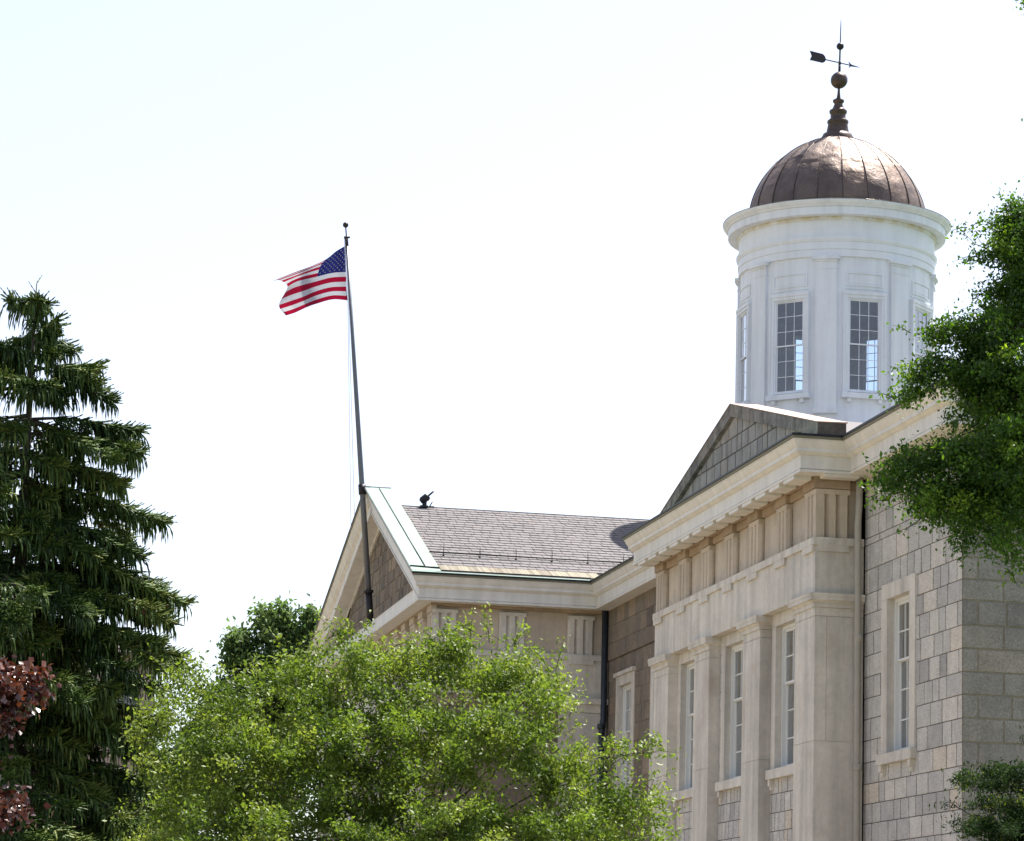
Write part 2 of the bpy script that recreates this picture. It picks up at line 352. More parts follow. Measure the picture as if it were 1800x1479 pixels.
# bay: wall strips between pilasters
pil = [(-70.93, -69.5), (-67.05, -65.7), (-62.87, -61.5), (-58.9, -57.5)]
bw = [(-69.2, -67.4, 6.27, 9.26), (-65.18, -63.35, 6.27, 9.26), (-61.1, -59.3, 6.27, 9.26)]
mb = MB()
for i in range(3):
    ashlar(mb, Fbay2, pil[i][1], pil[i + 1][0], [z for z in zc if z < 9.4] + [9.52], (.22, .55), [bw[i]], seed=20 + i, joint=.016, ju=2.4)
mb.build('wall', [M['granite'], M['granite_joint']], court)['label'] = 'grey granite blocks between the bay pilasters'
# pilasters of the bay
for i, (a, b) in enumerate(pil):
    q = MB(); last = (i == 3); jz = (6.37, 6.6, 6.5, 6.6)[i]
    deep = 18.13 if i in (0, 3) else 17.5
    def pbox(x0, x1, y0, z0, z1, t):
        q.box(x0, x1, y0, deep, z0, z1, t)
    pbox(a, b, YB, 0, 3.2, .5); pbox(a, b, YB, 3.208, jz - .005, .45)
    if last:
        q.box(a, b, YB, 17.37, jz + .005, 9.06, .62); q.box(a, b, 17.38, deep, jz + .005, 9.06, .25)
    else: pbox(a, b, YB, jz + .005, 9.06, .6)
    q.box(a + .012, b - .012, YB + .012, deep - .01, 3, 9.4, 0)
    pbox(a, b, YB, 9.075, 9.24, .7)
    # capital: band, ovolo, abacus
    l_ = a - .10 if True else a; 
    def ring(e0, z0, e1, z1, t=.7):
        yb = deep - .003
        p = [(a - e0, YB - e0, z0), (b + e0, YB - e0, z0), (b + e0, yb, z0), (a - e0, yb, z0), (a - e1, YB - e1, z1), (b + e1, YB - e1, z1), (b + e1, yb, z1), (a - e1, yb, z1)]
        q.hexa(p, t)
    ring(.03, 9.241, .03, 9.325); ring(.04, 9.326, .085, 9.375); ring(.12, 9.376, .12, 9.45); ring(.128, 9.451, .135, 9.515)
    o = q.build('pilaster', M['marble'], court)
# bay entablature ---------------------------------------------------
mb = MB()
xs = [-70.93, -69.6, -67.3, -65.6, -63.9, -62.2, -60.2, -58.6, -57.5]
R = random.Random(5)
for a, b in zip(xs[:-1], xs[1:]):
    mb.box(a + .002, b - .002, YB, 18.13, 9.52, 10.49, R.uniform(.2, .9))
mb.box(XB0 + .01, XB1 - .01, YB + .01, 18.1, 9.53, 10.5, 0)
mb.build('architrave', M['marble'], court)
trx = [(-70.93, -70.15), (-68.72, -67.94), (-66.6, -65.82), (-64.54, -63.76), (-62.5, -61.72), (-60.36, -59.58), (-58.28, -57.5)]
def triglyph(q, F, u0, u1, n, z0, z1, t=.6, cl=False, cr=False):
    """three shanks with V grooves between them and chamfered outer edges, then a plain head band"""
    wdt = u1 - u0; g = wdt / 6.0; dpt = .10; zt_ = z1 - .10
    prof = [(u0, -.06), (u0, -dpt * .7), (u0 + g * .4, 0), (u0 + g * 1.5, 0), (u0 + g * 2.0, -dpt), (u0 + g * 2.5, 0), (u0 + g * 3.5, 0), (u0 + g * 4.0, -dpt), (u0 + g * 4.5, 0), (u1 - g * .4, 0), (u1, -dpt * .7), (u1, -.12)]
    if cl: prof = [(u0, 0)] + prof[3:]
    if cr: prof = prof[:-3] + [(u1, 0)]
    for (a, na), (b, nb) in zip(prof[:-1], prof[1:]):
        q.poly([F(a, n + na, z0), F(b, n + nb, z0), F(b, n + nb, zt_), F(a, n + na, zt_)], t)
    q.lbox(F, u0 + .17, u1 - .17, n - .15, n - .13, z0, zt_, t)
    q.lbox(F, u0 - .004, u1 + .004, n - .15, n + .008, zt_, z1, t)
# frieze: metope slabs
mb = MB()
for a, b in zip([XB0] + [(t[0] + t[1]) / 2 for t in trx[1:-1]], [(t[0] + t[1]) / 2 for t in trx[1:-1]] + [XB1]):
    mb.box(a + .001, min(b, XB1 - .13) - .001, YB + .13, 18.12, 10.64, 11.87, R.uniform(.1, .9))
mb.box(XB0 + .06, XB1 - .14, YB + .14, 18.1, 10.645, 11.87, 0)
mb.build('frieze', M['frieze'], court)
for (a, b) in trx:
    q = MB(); triglyph(q, Fbay, a, b, 0, 10.64, 11.62, cr=b > -57.6)
    if b > -57.6:
        triglyph(q, Fret, YB, YB + .70, 0, 10.64, 11.62, cl=True)
    q.build('triglyph', M['frieze'], court)
    # bed block over each triglyph
mb = MB()
def bedband(mb, F, u0, u1, trs, n):
    mb.lbox(F, u0, u1, n - .16, n - .06, 11.64, 11.80, .5)
    for (a, b) in trs: mb.lbox(F, a - .02, b + .0, n - .11, n + .035, 11.63, 11.81, .6)
bedband(mb, Fbay, XB0, XB1 - .001, trx, 0); bedband(mb, Fret, YB + .001, 18.1, [(YB, YB + .70)], 0)
mb.box(XB0 - .05, XB1 + .05, YB - .06, 18.1, 11.81, 11.858, .5)
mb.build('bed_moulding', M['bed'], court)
mb = MB()
mb.box(XB0 - .05, XB1 + .055, YB - .055, 18.12, 10.49, 10.64, .7)
for i, (a, b) in enumerate(trx): mb.lbox(Fbay, a + .0, b - (.0 if i < 6 else .03), -.01, .05, 10.36, 10.489, .75)
mb.lbox(Fret, YB + .04, YB + .68, -.01, .05, 10.36, 10.489, .75)
mb.build('taenia', M['marble'], court)
# wing entablature on its right side and front
wty = [(13.25, 13.95), (15.10, 15.84), (17.0, 17.74)]
wtx = [(XW - .75 - i * 1.5, XW - i * 1.5) for i in range(14)]
mb = MB()
mb.box(XL, XW, YG, YG + .3, 9.45, 10.49, .6); mb.box(XW - .3, XW, YG + .3, YW, 9.45, 10.49, .6)
mb.build('architrave', M['marble'], court)
mb = MB()
mb.box(XL, XW - .1, YG + .1, YG + .3, 10.64, 11.87, .5); mb.box(XW - .3, XW - .1, YG + .3, YW, 10.64, 11.87, .4)
mb.build('frieze', M['frieze'], court)
mb = MB()
mb.box(XL, XW + .05, YG - .05, YG + .3, 10.49, 10.64, .6); mb.box(XW - .3, XW + .05, YG + .3, YW - .15, 10.49, 10.64, .6)
for a, b in wty: mb.lbox(Fside, a + .05, b, -.01, .05, 10.37, 10.489, .6)
for a, b in wtx: mb.lbox(Fwing, a, b - .04, -.01, .05, 10.37, 10.489, .6)
mb.build('taenia', M['marble'], court)
for a, b in wty:
    q = MB(); triglyph(q, Fside, a, b, 0, 10.64, 11.70, .6, cl=a < 13.3); q.build('triglyph', M['marble'], court)
for a, b in wtx:
    q = MB(); triglyph(q, Fwing, a, b, 0, 10.64, 11.62, .6, cr=b > XW - .1); q.lbox(Fwing, a - .02, b, -.11, .035, 11.63, 11.81, .6); q.build('triglyph', M['frieze'], court)
mb = MB(); mb.box(XL, XW + .05, YG - .05, YG + .3, 11.81, 11.857, .5); mb.box(XW - .3, XW + .05, YG + .3, YW, 11.78, 11.857, .5)
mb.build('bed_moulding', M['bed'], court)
q = MB()
q.lbox(Fside, 16.8, YW - .02, -.1, .07, 9.07, 9.3, .5); q.lbox(Fside, 16.7, YW - .01, -.1, .15, 9.3, 9.45, .6); q.lbox(Fside, 16.8, YW - .02, -.1, .05, 0, 9.06, .1)
q.build('pilaster', M['marble'], court)
for k in range(4):
    q = MB(); c = XW - 1.0 - k * 6.3
    for z0, z1, e in ((0, 8.8, .0), (8.8, 9.1, .06), (9.1, 9.45, .14)): q.box(c - .7 - e, c + .7 + e, YG - .25 - e, YG, z0, z1, .5)
    q.build('pilaster', M['marble'], court)
# cornice -----------------------------------------------------------
PROF = [(-.05, 11.86), (.474, 11.86), (.474, 11.912), (.44, 11.914), (.44, 11.926), (.459, 11.93), (.459, 12.19), (.50, 12.205), (.555, 12.25), (.572, 12.255), (.572, 12.33), (.585, 12.34), (.62, 12.40), (.645, 12.455), (.665, 12.475), (.665, 12.495)]
PGRN = [(.667, 12.496), (.685, 12.50), (.695, 12.545), (.66, 12.55)]
PDRK = [(.655, 12.548), (.715, 12.548), (.718, 12.585), (.60, 12.60)]
def sweep(mb, path, prof, t=.5, skip=0):
    n = len(path); pts = []
    for i in range(n):
        p = Vector(path[i][:2])
        d0 = (Vector(path[i]) - Vector(path[i - 1])).normalized() if i > 0 else None
        d1 = (Vector(path[i + 1]) - Vector(path[i])).normalized() if i < n - 1 else None
        n0 = Vector((-d0.y, d0.x)) if d0 else None; n1 = Vector((-d1.y, d1.x)) if d1 else None
        if n0 is None: mit = n1
        elif n1 is None: mit = n0
        else: mit = (n0 + n1) / (1 + n0.dot(n1))
        pts.append((p, mit))
    for i in range(n - 1 - skip):
        (p, a), (q, b) = pts[i], pts[i + 1]
        for (e0, z0), (e1, z1) in zip(prof[:-1], prof[1:]):
            mb.poly([(p.x + a.x * e0, p.y + a.y * e0, z0), (q.x + b.x * e0, q.y + b.y * e0, z0), (q.x + b.x * e1, q.y + b.y * e1, z1), (p.x + a.x * e1, p.y + a.y * e1, z1)], t)
path = [(XE, 36), (XE, YW), (XB1, YW), (XB1, YB), (XB0, YB), (XB0, YW), (XW, YW), (XW, YG)]
path2 = path + [(XL, YG)]
mb = MB(); sweep(mb, path2, PROF[:7]); sweep(mb, path2, PROF[6:], skip=1)
sweep(mb, [(XW, YG), (XL, YG)], [(.459, 12.19), (.47, 12.20), (.47, 12.235), (-.05, 12.32)])
# raking cornices of the wing gable (vertical section kept, sheared up the slope)
EV_R, EV_L = -79.8, -102.2; ZAP = 16.32; MR = (ZAP - 12.5) / (EV_R - XA); ML = (ZAP - 12.6) / (XA - EV_L)
def rake(mb, prof, t=.5):
    for s in (1, -1):
        for (e0, z0), (e1, z1) in zip(prof[:-1], prof[1:]):
            def P(e, z, X): return (X, YG - e, ZAP + (z - 12.5) - (MR if s == 1 else ML) * (abs(X - XA)) + (MR * (.70 - e) * -1 if s == 1 else 0))
            xe0 = XW + e0 if s == 1 else EV_L; xe1 = XW + e1 if s == 1 else EV_L
            mb.poly([P(e0, z0, xe0), P(e1, z1, xe1), P(e1, z1, XA), P(e0, z0, XA)], t)
RP = [(e + (.004 if 1 < i < 7 else 0), z) for i, (e, z) in enumerate(PROF)]
rake(mb, [(-.05, 11.87)] + RP[1:])
rake(mb, [(.0, 11.80), (.06, 11.80), (.07, 11.865)])
mb.build('cornice', M['trim'], court, recalc=False)
mb = MB(); sweep(mb, path2, PGRN, skip=1); rake(mb, PGRN); mb.build('gutter', M['eave_green'], court, recalc=False)
mb = MB(); sweep(mb, path2, PDRK, skip=1); rake(mb, PDRK); mb.build('drip_edge', M['lead'], court, recalc=False)
# mutules under the bay soffit
mb = MB()
for k in range(13):
    c = -70.54 + k * (12.65 / 12); mb.box(c - .375, c + .375, YB - .458, YB - .10, 11.785, 11.859, .6)
mb.box(XB1 + .08, XB1 + .43, 17.18, 17.9, 11.80, 11.859, .6)
mb.build('mutules', M['trim'], court)
# roofs -------------------------------------------------------------
mb = MB()
RZ = 15.93; RM = .34
mb.faces([(-51.0, 17.45, 12.60), (-51.0, 36.7, 12.60), (-61, 27, 15.85), (-118, 27, 15.85), (-128, 17.45, 12.6), (-128, 36.7, 12.6)], [(0, 1, 2), (0, 2, 3, 4), (4, 3, 5), (5, 3, 2, 1)], .5)
mb.box(-127, XE - .3, YW + .3, 36, 0, 12.58, .3)
mb.build('roof', M['slate'], court)
mb = MB()      # wing roof deck
zr = lambda X: RZ - RM * abs(X - XA)
mb.faces([(-79.9, 13.2, zr(-79.9)), (XA, 13.2, RZ), (-101.9, 13.2, zr(-101.9)), (-79.9, 27, zr(-79.9)), (XA, 27, RZ), (-101.9, 27, zr(-101.9))], [(0, 3, 4, 1), (1, 4, 5, 2)], .4, 1)
R = random.Random(3)
sl = math.hypot(1, RM); rowx = .36
X = -80.72; row = 0
while X > XA + .05:
    X2 = max(X - rowx, XA); y = 13.25 - R.uniform(0, .3)
    while y < 27:
        wd = R.choice((.24, .28, .33)); lift = .028 + R.uniform(0, .006)
        x0 = X + R.uniform(-.012, .012)
        mb.faces([(x0, y + .014, zr(X) + lift), (x0, y + wd, zr(X) + lift), (X2 - .05, y + wd, zr(X2 - .05) + .010), (X2 - .05, y + .014, zr(X2 - .05) + .010), (x0, y + .006, zr(X) + .0), (x0, y + wd, zr(X) + .0)], [(0, 1, 2, 3), (4, 5, 1, 0)], min(1, max(0, R.gauss(.5, .22))))
        y += wd
    X = X2; row += 1
pass
wroof = mb.build('roof', [M['slate'], M['underlay']], court, recalc=False); wroof['label'] = 'sunlit grey slate roof of the gable wing'
mb = MB()      # streaked board strip and copper gutter strip along the eave
y = 13.38
while y < 17.8:
    wd = R.uniform(.05, .11); mb.hexa([(-80.74, y, zr(-80.74) - .02), (-80.02, y, zr(-80.02) - .02), (-80.02, y + wd - .006, zr(-80.02) - .02), (-80.74, y + wd - .006, zr(-80.74) - .02), (-80.74, y, zr(-80.74) + .02), (-80.02, y, zr(-80.02) + .02), (-80.02, y + wd - .006, zr(-80.02) + .02), (-80.74, y + wd - .006, zr(-80.74) + .02)], R.random()); y += wd
mb.build('eave_boards', M['wood_strip'], wroof)
mb = MB(); mb.hexa([(-80.0, 12.56, 12.58), (-79.82, 12.56, 12.56), (-79.82, 17.45, 12.56), (-80.0, 17.45, 12.58), (-80.0, 12.56, 12.665), (-79.82, 12.56, 12.60), (-79.82, 17.45, 12.60), (-80.0, 17.45, 12.665)]); mb.build('gutter_lining', M['verdigris'], wroof)
mb = MB(); mb.box(-80.03, -80.0, 13.4, 17.5, 12.6, 12.70); mb.build('gutter_edge', M['lead'], wroof)
# verdigris coping of the wing gable
mb = MB(); zg = lambda X: ZAP + .10 - (MR if X > XA else ML) * abs(X - XA)
def gslab(x0, x1, y0, y1, th, t=.5):
    mb.hexa([(x0, y0, zg(x0) - .5), (x1, y0, zg(x1) - th), (x1, y1, zg(x1) - th), (x0, y1, zg(x0) - .5), (x0, y0, zg(x0)), (x1, y0, zg(x1)), (x1, y1, zg(x1)), (x0, y1, zg(x0))], t)
for a in range(6):
    x0 = XA + a * 1.6; x1 = XA + (a + 1) * 1.6 if a < 5 else -79.93
    mb.hexa([(x0, 12.56, zg(x0) - .08), (x1 - .01, 12.56, zg(x1) - .08), (x1 - .01, 13.36, zg(x1) - .12), (x0, 13.36, zg(x0) - .45), (x0, 12.56, zg(x0)), (x1 - .01, 12.56, zg(x1)), (x1 - .01, 13.36, zg(x1)), (x0, 13.36, zg(x0))], .5)
mb.hexa([(XA, 12.56, zg(XA - .001) - .08), (-102.1, 12.56, zg(-102.1) - .08), (-102.1, 13.36, zg(-102.1) - .1), (XA, 13.36, ZAP - .35), (XA, 12.56, ZAP + .1), (-102.1, 12.56, zg(-102.1)), (-102.1, 13.36, zg(-102.1)), (XA, 13.36, ZAP + .1)], .5)
green = mb.build('gable_coping', M['verdigris'], court)
mb = MB()
mb.tube([(XA + .15, 12.98, zg(XA + .15) + .012), (-80.35, 12.98, zg(-80.35) + .012)], .016, 5); mb.tube([(-80.3, 12.56, zg(-80.3) + .01), (-80.2, 13.36, zg(-80.2) + .02)], .026, 6)
mb.tube([(XA, 12.56, ZAP + .11), (XA, 13.36, ZAP + .11)], .015, 6)
mb.build('seam', M['lead'], green)
# snow guard rail on the wing roof
mb = MB(); xg = -81.95; zgd = zr(xg)
mb.tube([(xg, 13.35, zgd + .12), (xg, 19.5, zgd + .12)], .022, 6); mb.tube([(xg, 13.3, zgd + .27), (xg, 19.6, zgd + .27)], .011, 6)
y = 13.75
while y < 19.5:
    mb.tube([(xg, y, zgd), (xg, y, zgd + .34)], .011, 5); mb.box(xg - .2, xg + .03, y - .02, y + .02, zgd + .03, zgd + .06); y += 1.02
mb.build('snow_guard', M['vane'], court)
# bay attic gable with copper capped coping
ZC = 14.56; MC = .238; XC = -64.15; zcop = lambda X: ZC - MC * abs(X - XC)
mb = MB(); F3 = frame((0, 17.22, 0), (1, 0, 0), (0, -1, 0))
tri = [(-71.2, 12.60), (-57.1, 12.60), (-57.1, zcop(-57.1) - .28), (XC, ZC - .28), (-71.2, zcop(-71.2) - .28)]
ashlar(mb, F3, -71.2, -57.45, courses(12.60, 14.4, .40, 2, .08), (.35, .8), clip=tri, seed=31, joint=.026, warm=.1, ju=2.0)
mb.build('attic_wall', [M['gable_stone'], M['granite_joint']], court)
mb = MB(); R = random.Random(8)
for s in (1, -1):
    u = 0
    while u < 6.72:
        wd = min(R.uniform(.85, 1.25), 6.75 - u)
        if 6.75 - u - wd < .4: wd = 6.75 - u
        x0, x1 = XC + s * u, XC + s * (u + wd - .012); t = R.uniform(.4, 1); 
        mb.hexa([(x0, 17.12, zcop(x0) - .28), (x1, 17.12, zcop(x1) - .28), (x1, 17.72, zcop(x1) - .28), (x0, 17.72, zcop(x0) - .28), (x0, 17.12, zcop(x0)), (x1, 17.12, zcop(x1)), (x1, 17.72, zcop(x1)), (x0, 17.72, zcop(x0))], t)
        u += wd
mb.box(XB1 + .1 - .012, XB1 + .1, 17.125, 17.715, 12.68, 12.94, 0.0)
mb.build('attic_coping', M['coping'], court)
mb = MB()
for s in (1, -1):
    x0, x1 = XC, XC + s * 6.77
    mb.hexa([(x0, 17.10, zcop(x0) + .002), (x1, 17.10, zcop(x1) + .002), (x1, 17.74, zcop(x1) + .002), (x0, 17.74, zcop(x0) + .002), (x0, 17.10, zcop(x0) + .015), (x1, 17.10, zcop(x1) + .015), (x1, 17.74, zcop(x1) + .03), (x0, 17.74, zcop(x0) + .03)], .5)
mb.build('coping_cap', M['copper_new'], court)
mb = MB()     # bay cornice top flashing and little roof behind the attic
mb.faces([(-71.6, 16.46, 12.597), (-56.83, 16.46, 12.597), (-57.4, 17.2, 12.68), (-71.0, 17.2, 12.68), (-56.83, 17.6, 12.597), (-57.4, 18.2, 12.68)], [(0, 1, 2, 3), (1, 4, 5, 2)], .5)
mb.build('bay_flashing', M['verdigris'], court)
mb = MB(); mb.faces([(-57.6, 17.7, 12.8), (XC, 17.7, 14.38), (-70.7, 17.7, 12.8), (-57.6, 20, 12.8), (XC, 22, 14.3), (-70.7, 20, 12.8)], [(0, 3, 4, 1), (1, 4, 5, 2)], .4); mb.build('roof', M['slate'], court)
# windows -----------------------------------------------------------
def window(F, u0, u1, z0, z1, rec=.30, surr=.34, head=.30, top=None, sillh=.20, nproj=.03, brackets=True, hood=False, mcol=3, curtain=True):
    q = MB(); fr = .075; n0 = -rec - .05; n1 = -rec
    q.lbox(F, u0, u0 + fr, n0 - .03, n1 + .04, z0, z1); q.lbox(F, u1 - fr, u1, n0 - .03, n1 + .04, z0, z1); q.lbox(F, u0 + fr, u1 - fr, n0 - .03, n1 + .039, z1 - fr, z1); q.lbox(F, u0 + fr, u1 - fr, n0 - .03, n1 + .06, z0, z0 + .06)
    a, b, c, d = u0 + fr, u1 - fr, z0 + .06, z1 - fr; mid = c + (d - c) * .6; st = .05
    for (lo, hi, nn, rows) in ((mid, d, 0.0, 2), (c, mid + .04, -.045, 3)):
        N0, N1 = n0 + nn, n1 + nn - .004
        q.lbox(F, a, a + st, N0, N1, lo, hi); q.lbox(F, b - st, b, N0, N1, lo, hi); q.lbox(F, a + st, b - st, N0, N1, hi - st, hi); q.lbox(F, a + st, b - st, N0, N1, lo, lo + st * .9)
        for k in range(1, mcol):
            x = a + st + (b - a - 2 * st) * k / mcol; q.lbox(F, x - .013, x + .013, N0 + .01, N1 - .006, lo + st, hi - st)
        for k in range(1, rows):
            z = lo + (hi - lo) * k / rows; q.lbox(F, a + st, b - st, N0 + .012, N1 - .008, z - .013, z + .013)
    o = q.build('window', M['sash'], court)
    g = MB(); g.poly([F(a, n0 + .02, mid), F(b, n0 + .02, mid), F(b, n0 + .02, d), F(a, n0 + .02, d)]); g.poly([F(a, n0 - .025, c), F(b, n0 - .025, c), F(b, n0 - .025, mid), F(a, n0 - .025, mid)])
    g.build('glass_pane', M['glass'], o, recalc=False)
    if curtain:
        g = MB(); seg = 14
        pts = []
        for k in range(seg + 1):
            x = u0 + (u1 - u0) * k / seg; nn = -rec - .22 - .03 * (k % 2); pts.append((x, nn))
        for p, r in zip(pts[:-1], pts[1:]): g.poly([F(p[0], p[1], z0), F(r[0], r[1], z0), F(r[0], r[1], z1), F(p[0], p[1], z1)])
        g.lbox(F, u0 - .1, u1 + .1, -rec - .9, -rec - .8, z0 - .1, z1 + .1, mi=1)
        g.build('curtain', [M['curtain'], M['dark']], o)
    if surr:
        g = MB(); tp = top if top else z1 + head
        g.lbox(F, u0 - surr, u0, -rec - .1, nproj, z0, z1, .6); g.lbox(F, u1, u1 + surr, -rec - .1, nproj, z0, z1, .6)
        g.lbox(F, u0 - surr, u1 + surr, -rec - .1, nproj + .002, z1 + .004, tp, .7)
        if hood: g.lbox(F, u0 - surr - .05, u1 + surr + .05, -.05, nproj + .07, tp - .09, tp + .01, .8)
        g.build('surround', M['marble'], o)
        g = MB(); sw = surr + (.0 if not brackets else .04)
        g.lbox(F, u0 - sw, u1 + sw, -rec - .1, .12, z0 - sillh, z0 - .004, .6)
        if brackets:
            for x in (u0 - surr + .08, u1 + surr - .20):
                g.lbox(F, x, x + .14, -.02, .10, z0 - sillh - .14, z0 - sillh - .002, .6); g.lbox(F, x + .01, x + .13, -.02, .06, z0 - sillh - .22, z0 - sillh - .141, .6)
        g.build('sill', M['marble'], o)
    return o
for i, (a, b, c, d) in enumerate(bw):
    window(Fbay2, a, b, c, d, rec=.16, surr=.30, top=9.516, nproj=.02, mcol=3)['label'] = ('tall sash window between the first and second bay pilasters from the left', 'tall sash window in the middle of the bay', 'tall sash window beside the right corner pilaster')[i]
window(Fmain, *WIN_R, rec=.16, surr=.35, top=9.56)['label'] = 'sash window in the granite wall right of the downpipe'
window(Fmain, *WL, rec=.13, surr=.36, top=10.03, hood=True)['label'] = 'sash window in the dark brown wall left of the bay'
window(Fmain, *WL2, rec=.13, surr=.36, top=10.03, hood=True)
# downpipes
def pipe(pts, r, mt, collars):
    q = MB(); q.tube(pts, r, 14)
    for z in collars:
        x, y = pts[-1][0], pts[-1][1]; q.tube([(x, y, z - .07), (x, y, z - .05), (x, y, z + .05), (x, y, z + .07)], [r + .004, r + .02, r + .02, r + .004], 14)
    return q.build('downpipe', M[mt], court)
pipe([(-57.35, 17.985, 11.86), (-57.34, 17.975, 11.3), (-57.35, 17.955, 10.9), (-57.35, 17.96, 10.2), (-57.35, 17.975, 5), (-57.35, 17.98, 0)], .068, 'pipe_beige', (8.65, 6.10, 3.5))['label'] = 'beige downpipe in the corner beside the bay'
pipe([(-80.36, 18.0, 11.86), (-80.36, 18.02, 8.9), (-80.33, 17.97, 8.6), (-80.33, 17.95, 0)], .085, 'pipe_black', (8.7, 5.5))['label'] = 'black downpipe in the corner of the wing'
# ------------------------------------------------------------------ lantern (round cupola) of the courthouse
CC = (-89.5, 27.25); C3 = lambda z: (CC[0], CC[1], z)
WA = [math.radians(45 * k) for k in range(8)]; PA = [math.radians(-22.5 + 45 * k) for k in range(8)]; RAD = math.radians
mb = MB()
mb.lathe(CC, [(3.15, 14.0), (3.15, 18.6), (3.03, 18.62), (3.0, 18.64), (3.0, 19.66)], 128)
mb.lathe(CC, [(3.0, 22.66), (3.0, 23.92)], 128)
for a in WA:
    b0 = a + RAD(10.8); b1 = a + RAD(45 - 10.8); mb.lathe(CC, [(3.0, 19.66), (3.0, 22.66)], 20, a0=b0, a1=b1)
    for bb in (b0, b1): mb.poly([(CC[0] + r * math.cos(bb), CC[1] + r * math.sin(bb), z) for r, z in ((2.85, 19.66), (3.0, 19.66), (3.0, 22.66), (2.85, 22.66))])
# thin board joints
for zz in (19.2, 20.35, 21.75, 22.85):
    for a in WA: mb.lathe(CC, [(3.0035, zz), (3.0055, zz + .004), (3.0035, zz + .012)], 8, a0=a + RAD(13.5), a1=a + RAD(16))
drum = mb.build('lantern_wall', M['white'], court, recalc=False)
mb = MB()
mb.lathe(CC, [(2.85, 19.1), (2.85, 19.66)], 64); mb.lathe(CC, [(2.85, 22.66), (2.85, 23.0)], 64)
for a in WA: mb.lathe(CC, [(2.85, 19.66), (2.85, 22.66)], 12, a0=a + RAD(10.8), a1=a + RAD(34.2))
mb.lathe(CC, [(2.85, 19.1), (.01, 19.1)], 32); mb.build('inner_wall', M['interior'], drum, recalc=False)
mb = MB(); mb.lathe(CC, [(2.86, 22.98), (.01, 22.98)], 32); mb.build('ceiling', M['ceiling'], drum, recalc=False)
mb = MB()
mb.lathe(CC, [(3.0, 23.9), (3.072, 23.902), (3.072, 24.115), (3.062, 24.12), (3.062, 24.13), (3.09, 24.135), (3.09, 24.35), (3.08, 24.355), (3.08, 24.365), (3.10, 24.37), (3.115, 24.40), (3.14, 24.44), (3.148, 24.52), (3.07, 24.535), (3.07, 25.05), (3.10, 25.06), (3.125, 25.12), (3.125, 25.15)], 144, crisp=True)
for i in range(0): pass
mb.build('lantern_frieze', M['white_stained'], drum, recalc=False)
mb = MB()
mb.lathe(CC, [(3.07, 25.15), (3.41, 25.15), (3.41, 25.38), (3.40, 25.385), (3.40, 25.395), (3.445, 25.40), (3.47, 25.44), (3.535, 25.49), (3.565, 25.54), (3.575, 25.545), (3.575, 25.585)], 160, crisp=True)
mb.build('lantern_cornice', M['white'], drum, recalc=False)
mb = MB(); mb.lathe(CC, [(3.56, 25.583), (3.585, 25.583), (3.585, 25.597), (3.3, 25.62), (2.84, 25.66)], 160); mb.build('cornice_flashing', M['coping'], drum, recalc=False)
for a in PA:
    q = MB(); hw = RAD(6.2)
    q.arcbox(CC, 2.98, 3.085, a - hw, a + hw, 19.26, 23.74); q.arcbox(CC, 2.98, 3.15, a - hw - .012, a + hw + .012, 19.02, 19.16); q.arcbox(CC, 2.98, 3.12, a - hw - .006, a + hw + .006, 19.16, 19.26)
    q.arcbox(CC, 2.98, 3.10, a - hw - .003, a + hw + .003, 23.50, 23.54)
    q.arcbox(CC, 2.98, 3.12, a - hw - .006, a + hw + .006, 23.74, 23.80); q.arcbox(CC, 2.98, 3.18, a - hw - .028, a + hw + .028, 23.80, 23.90)
    q.build('pilaster', M['white'], drum)
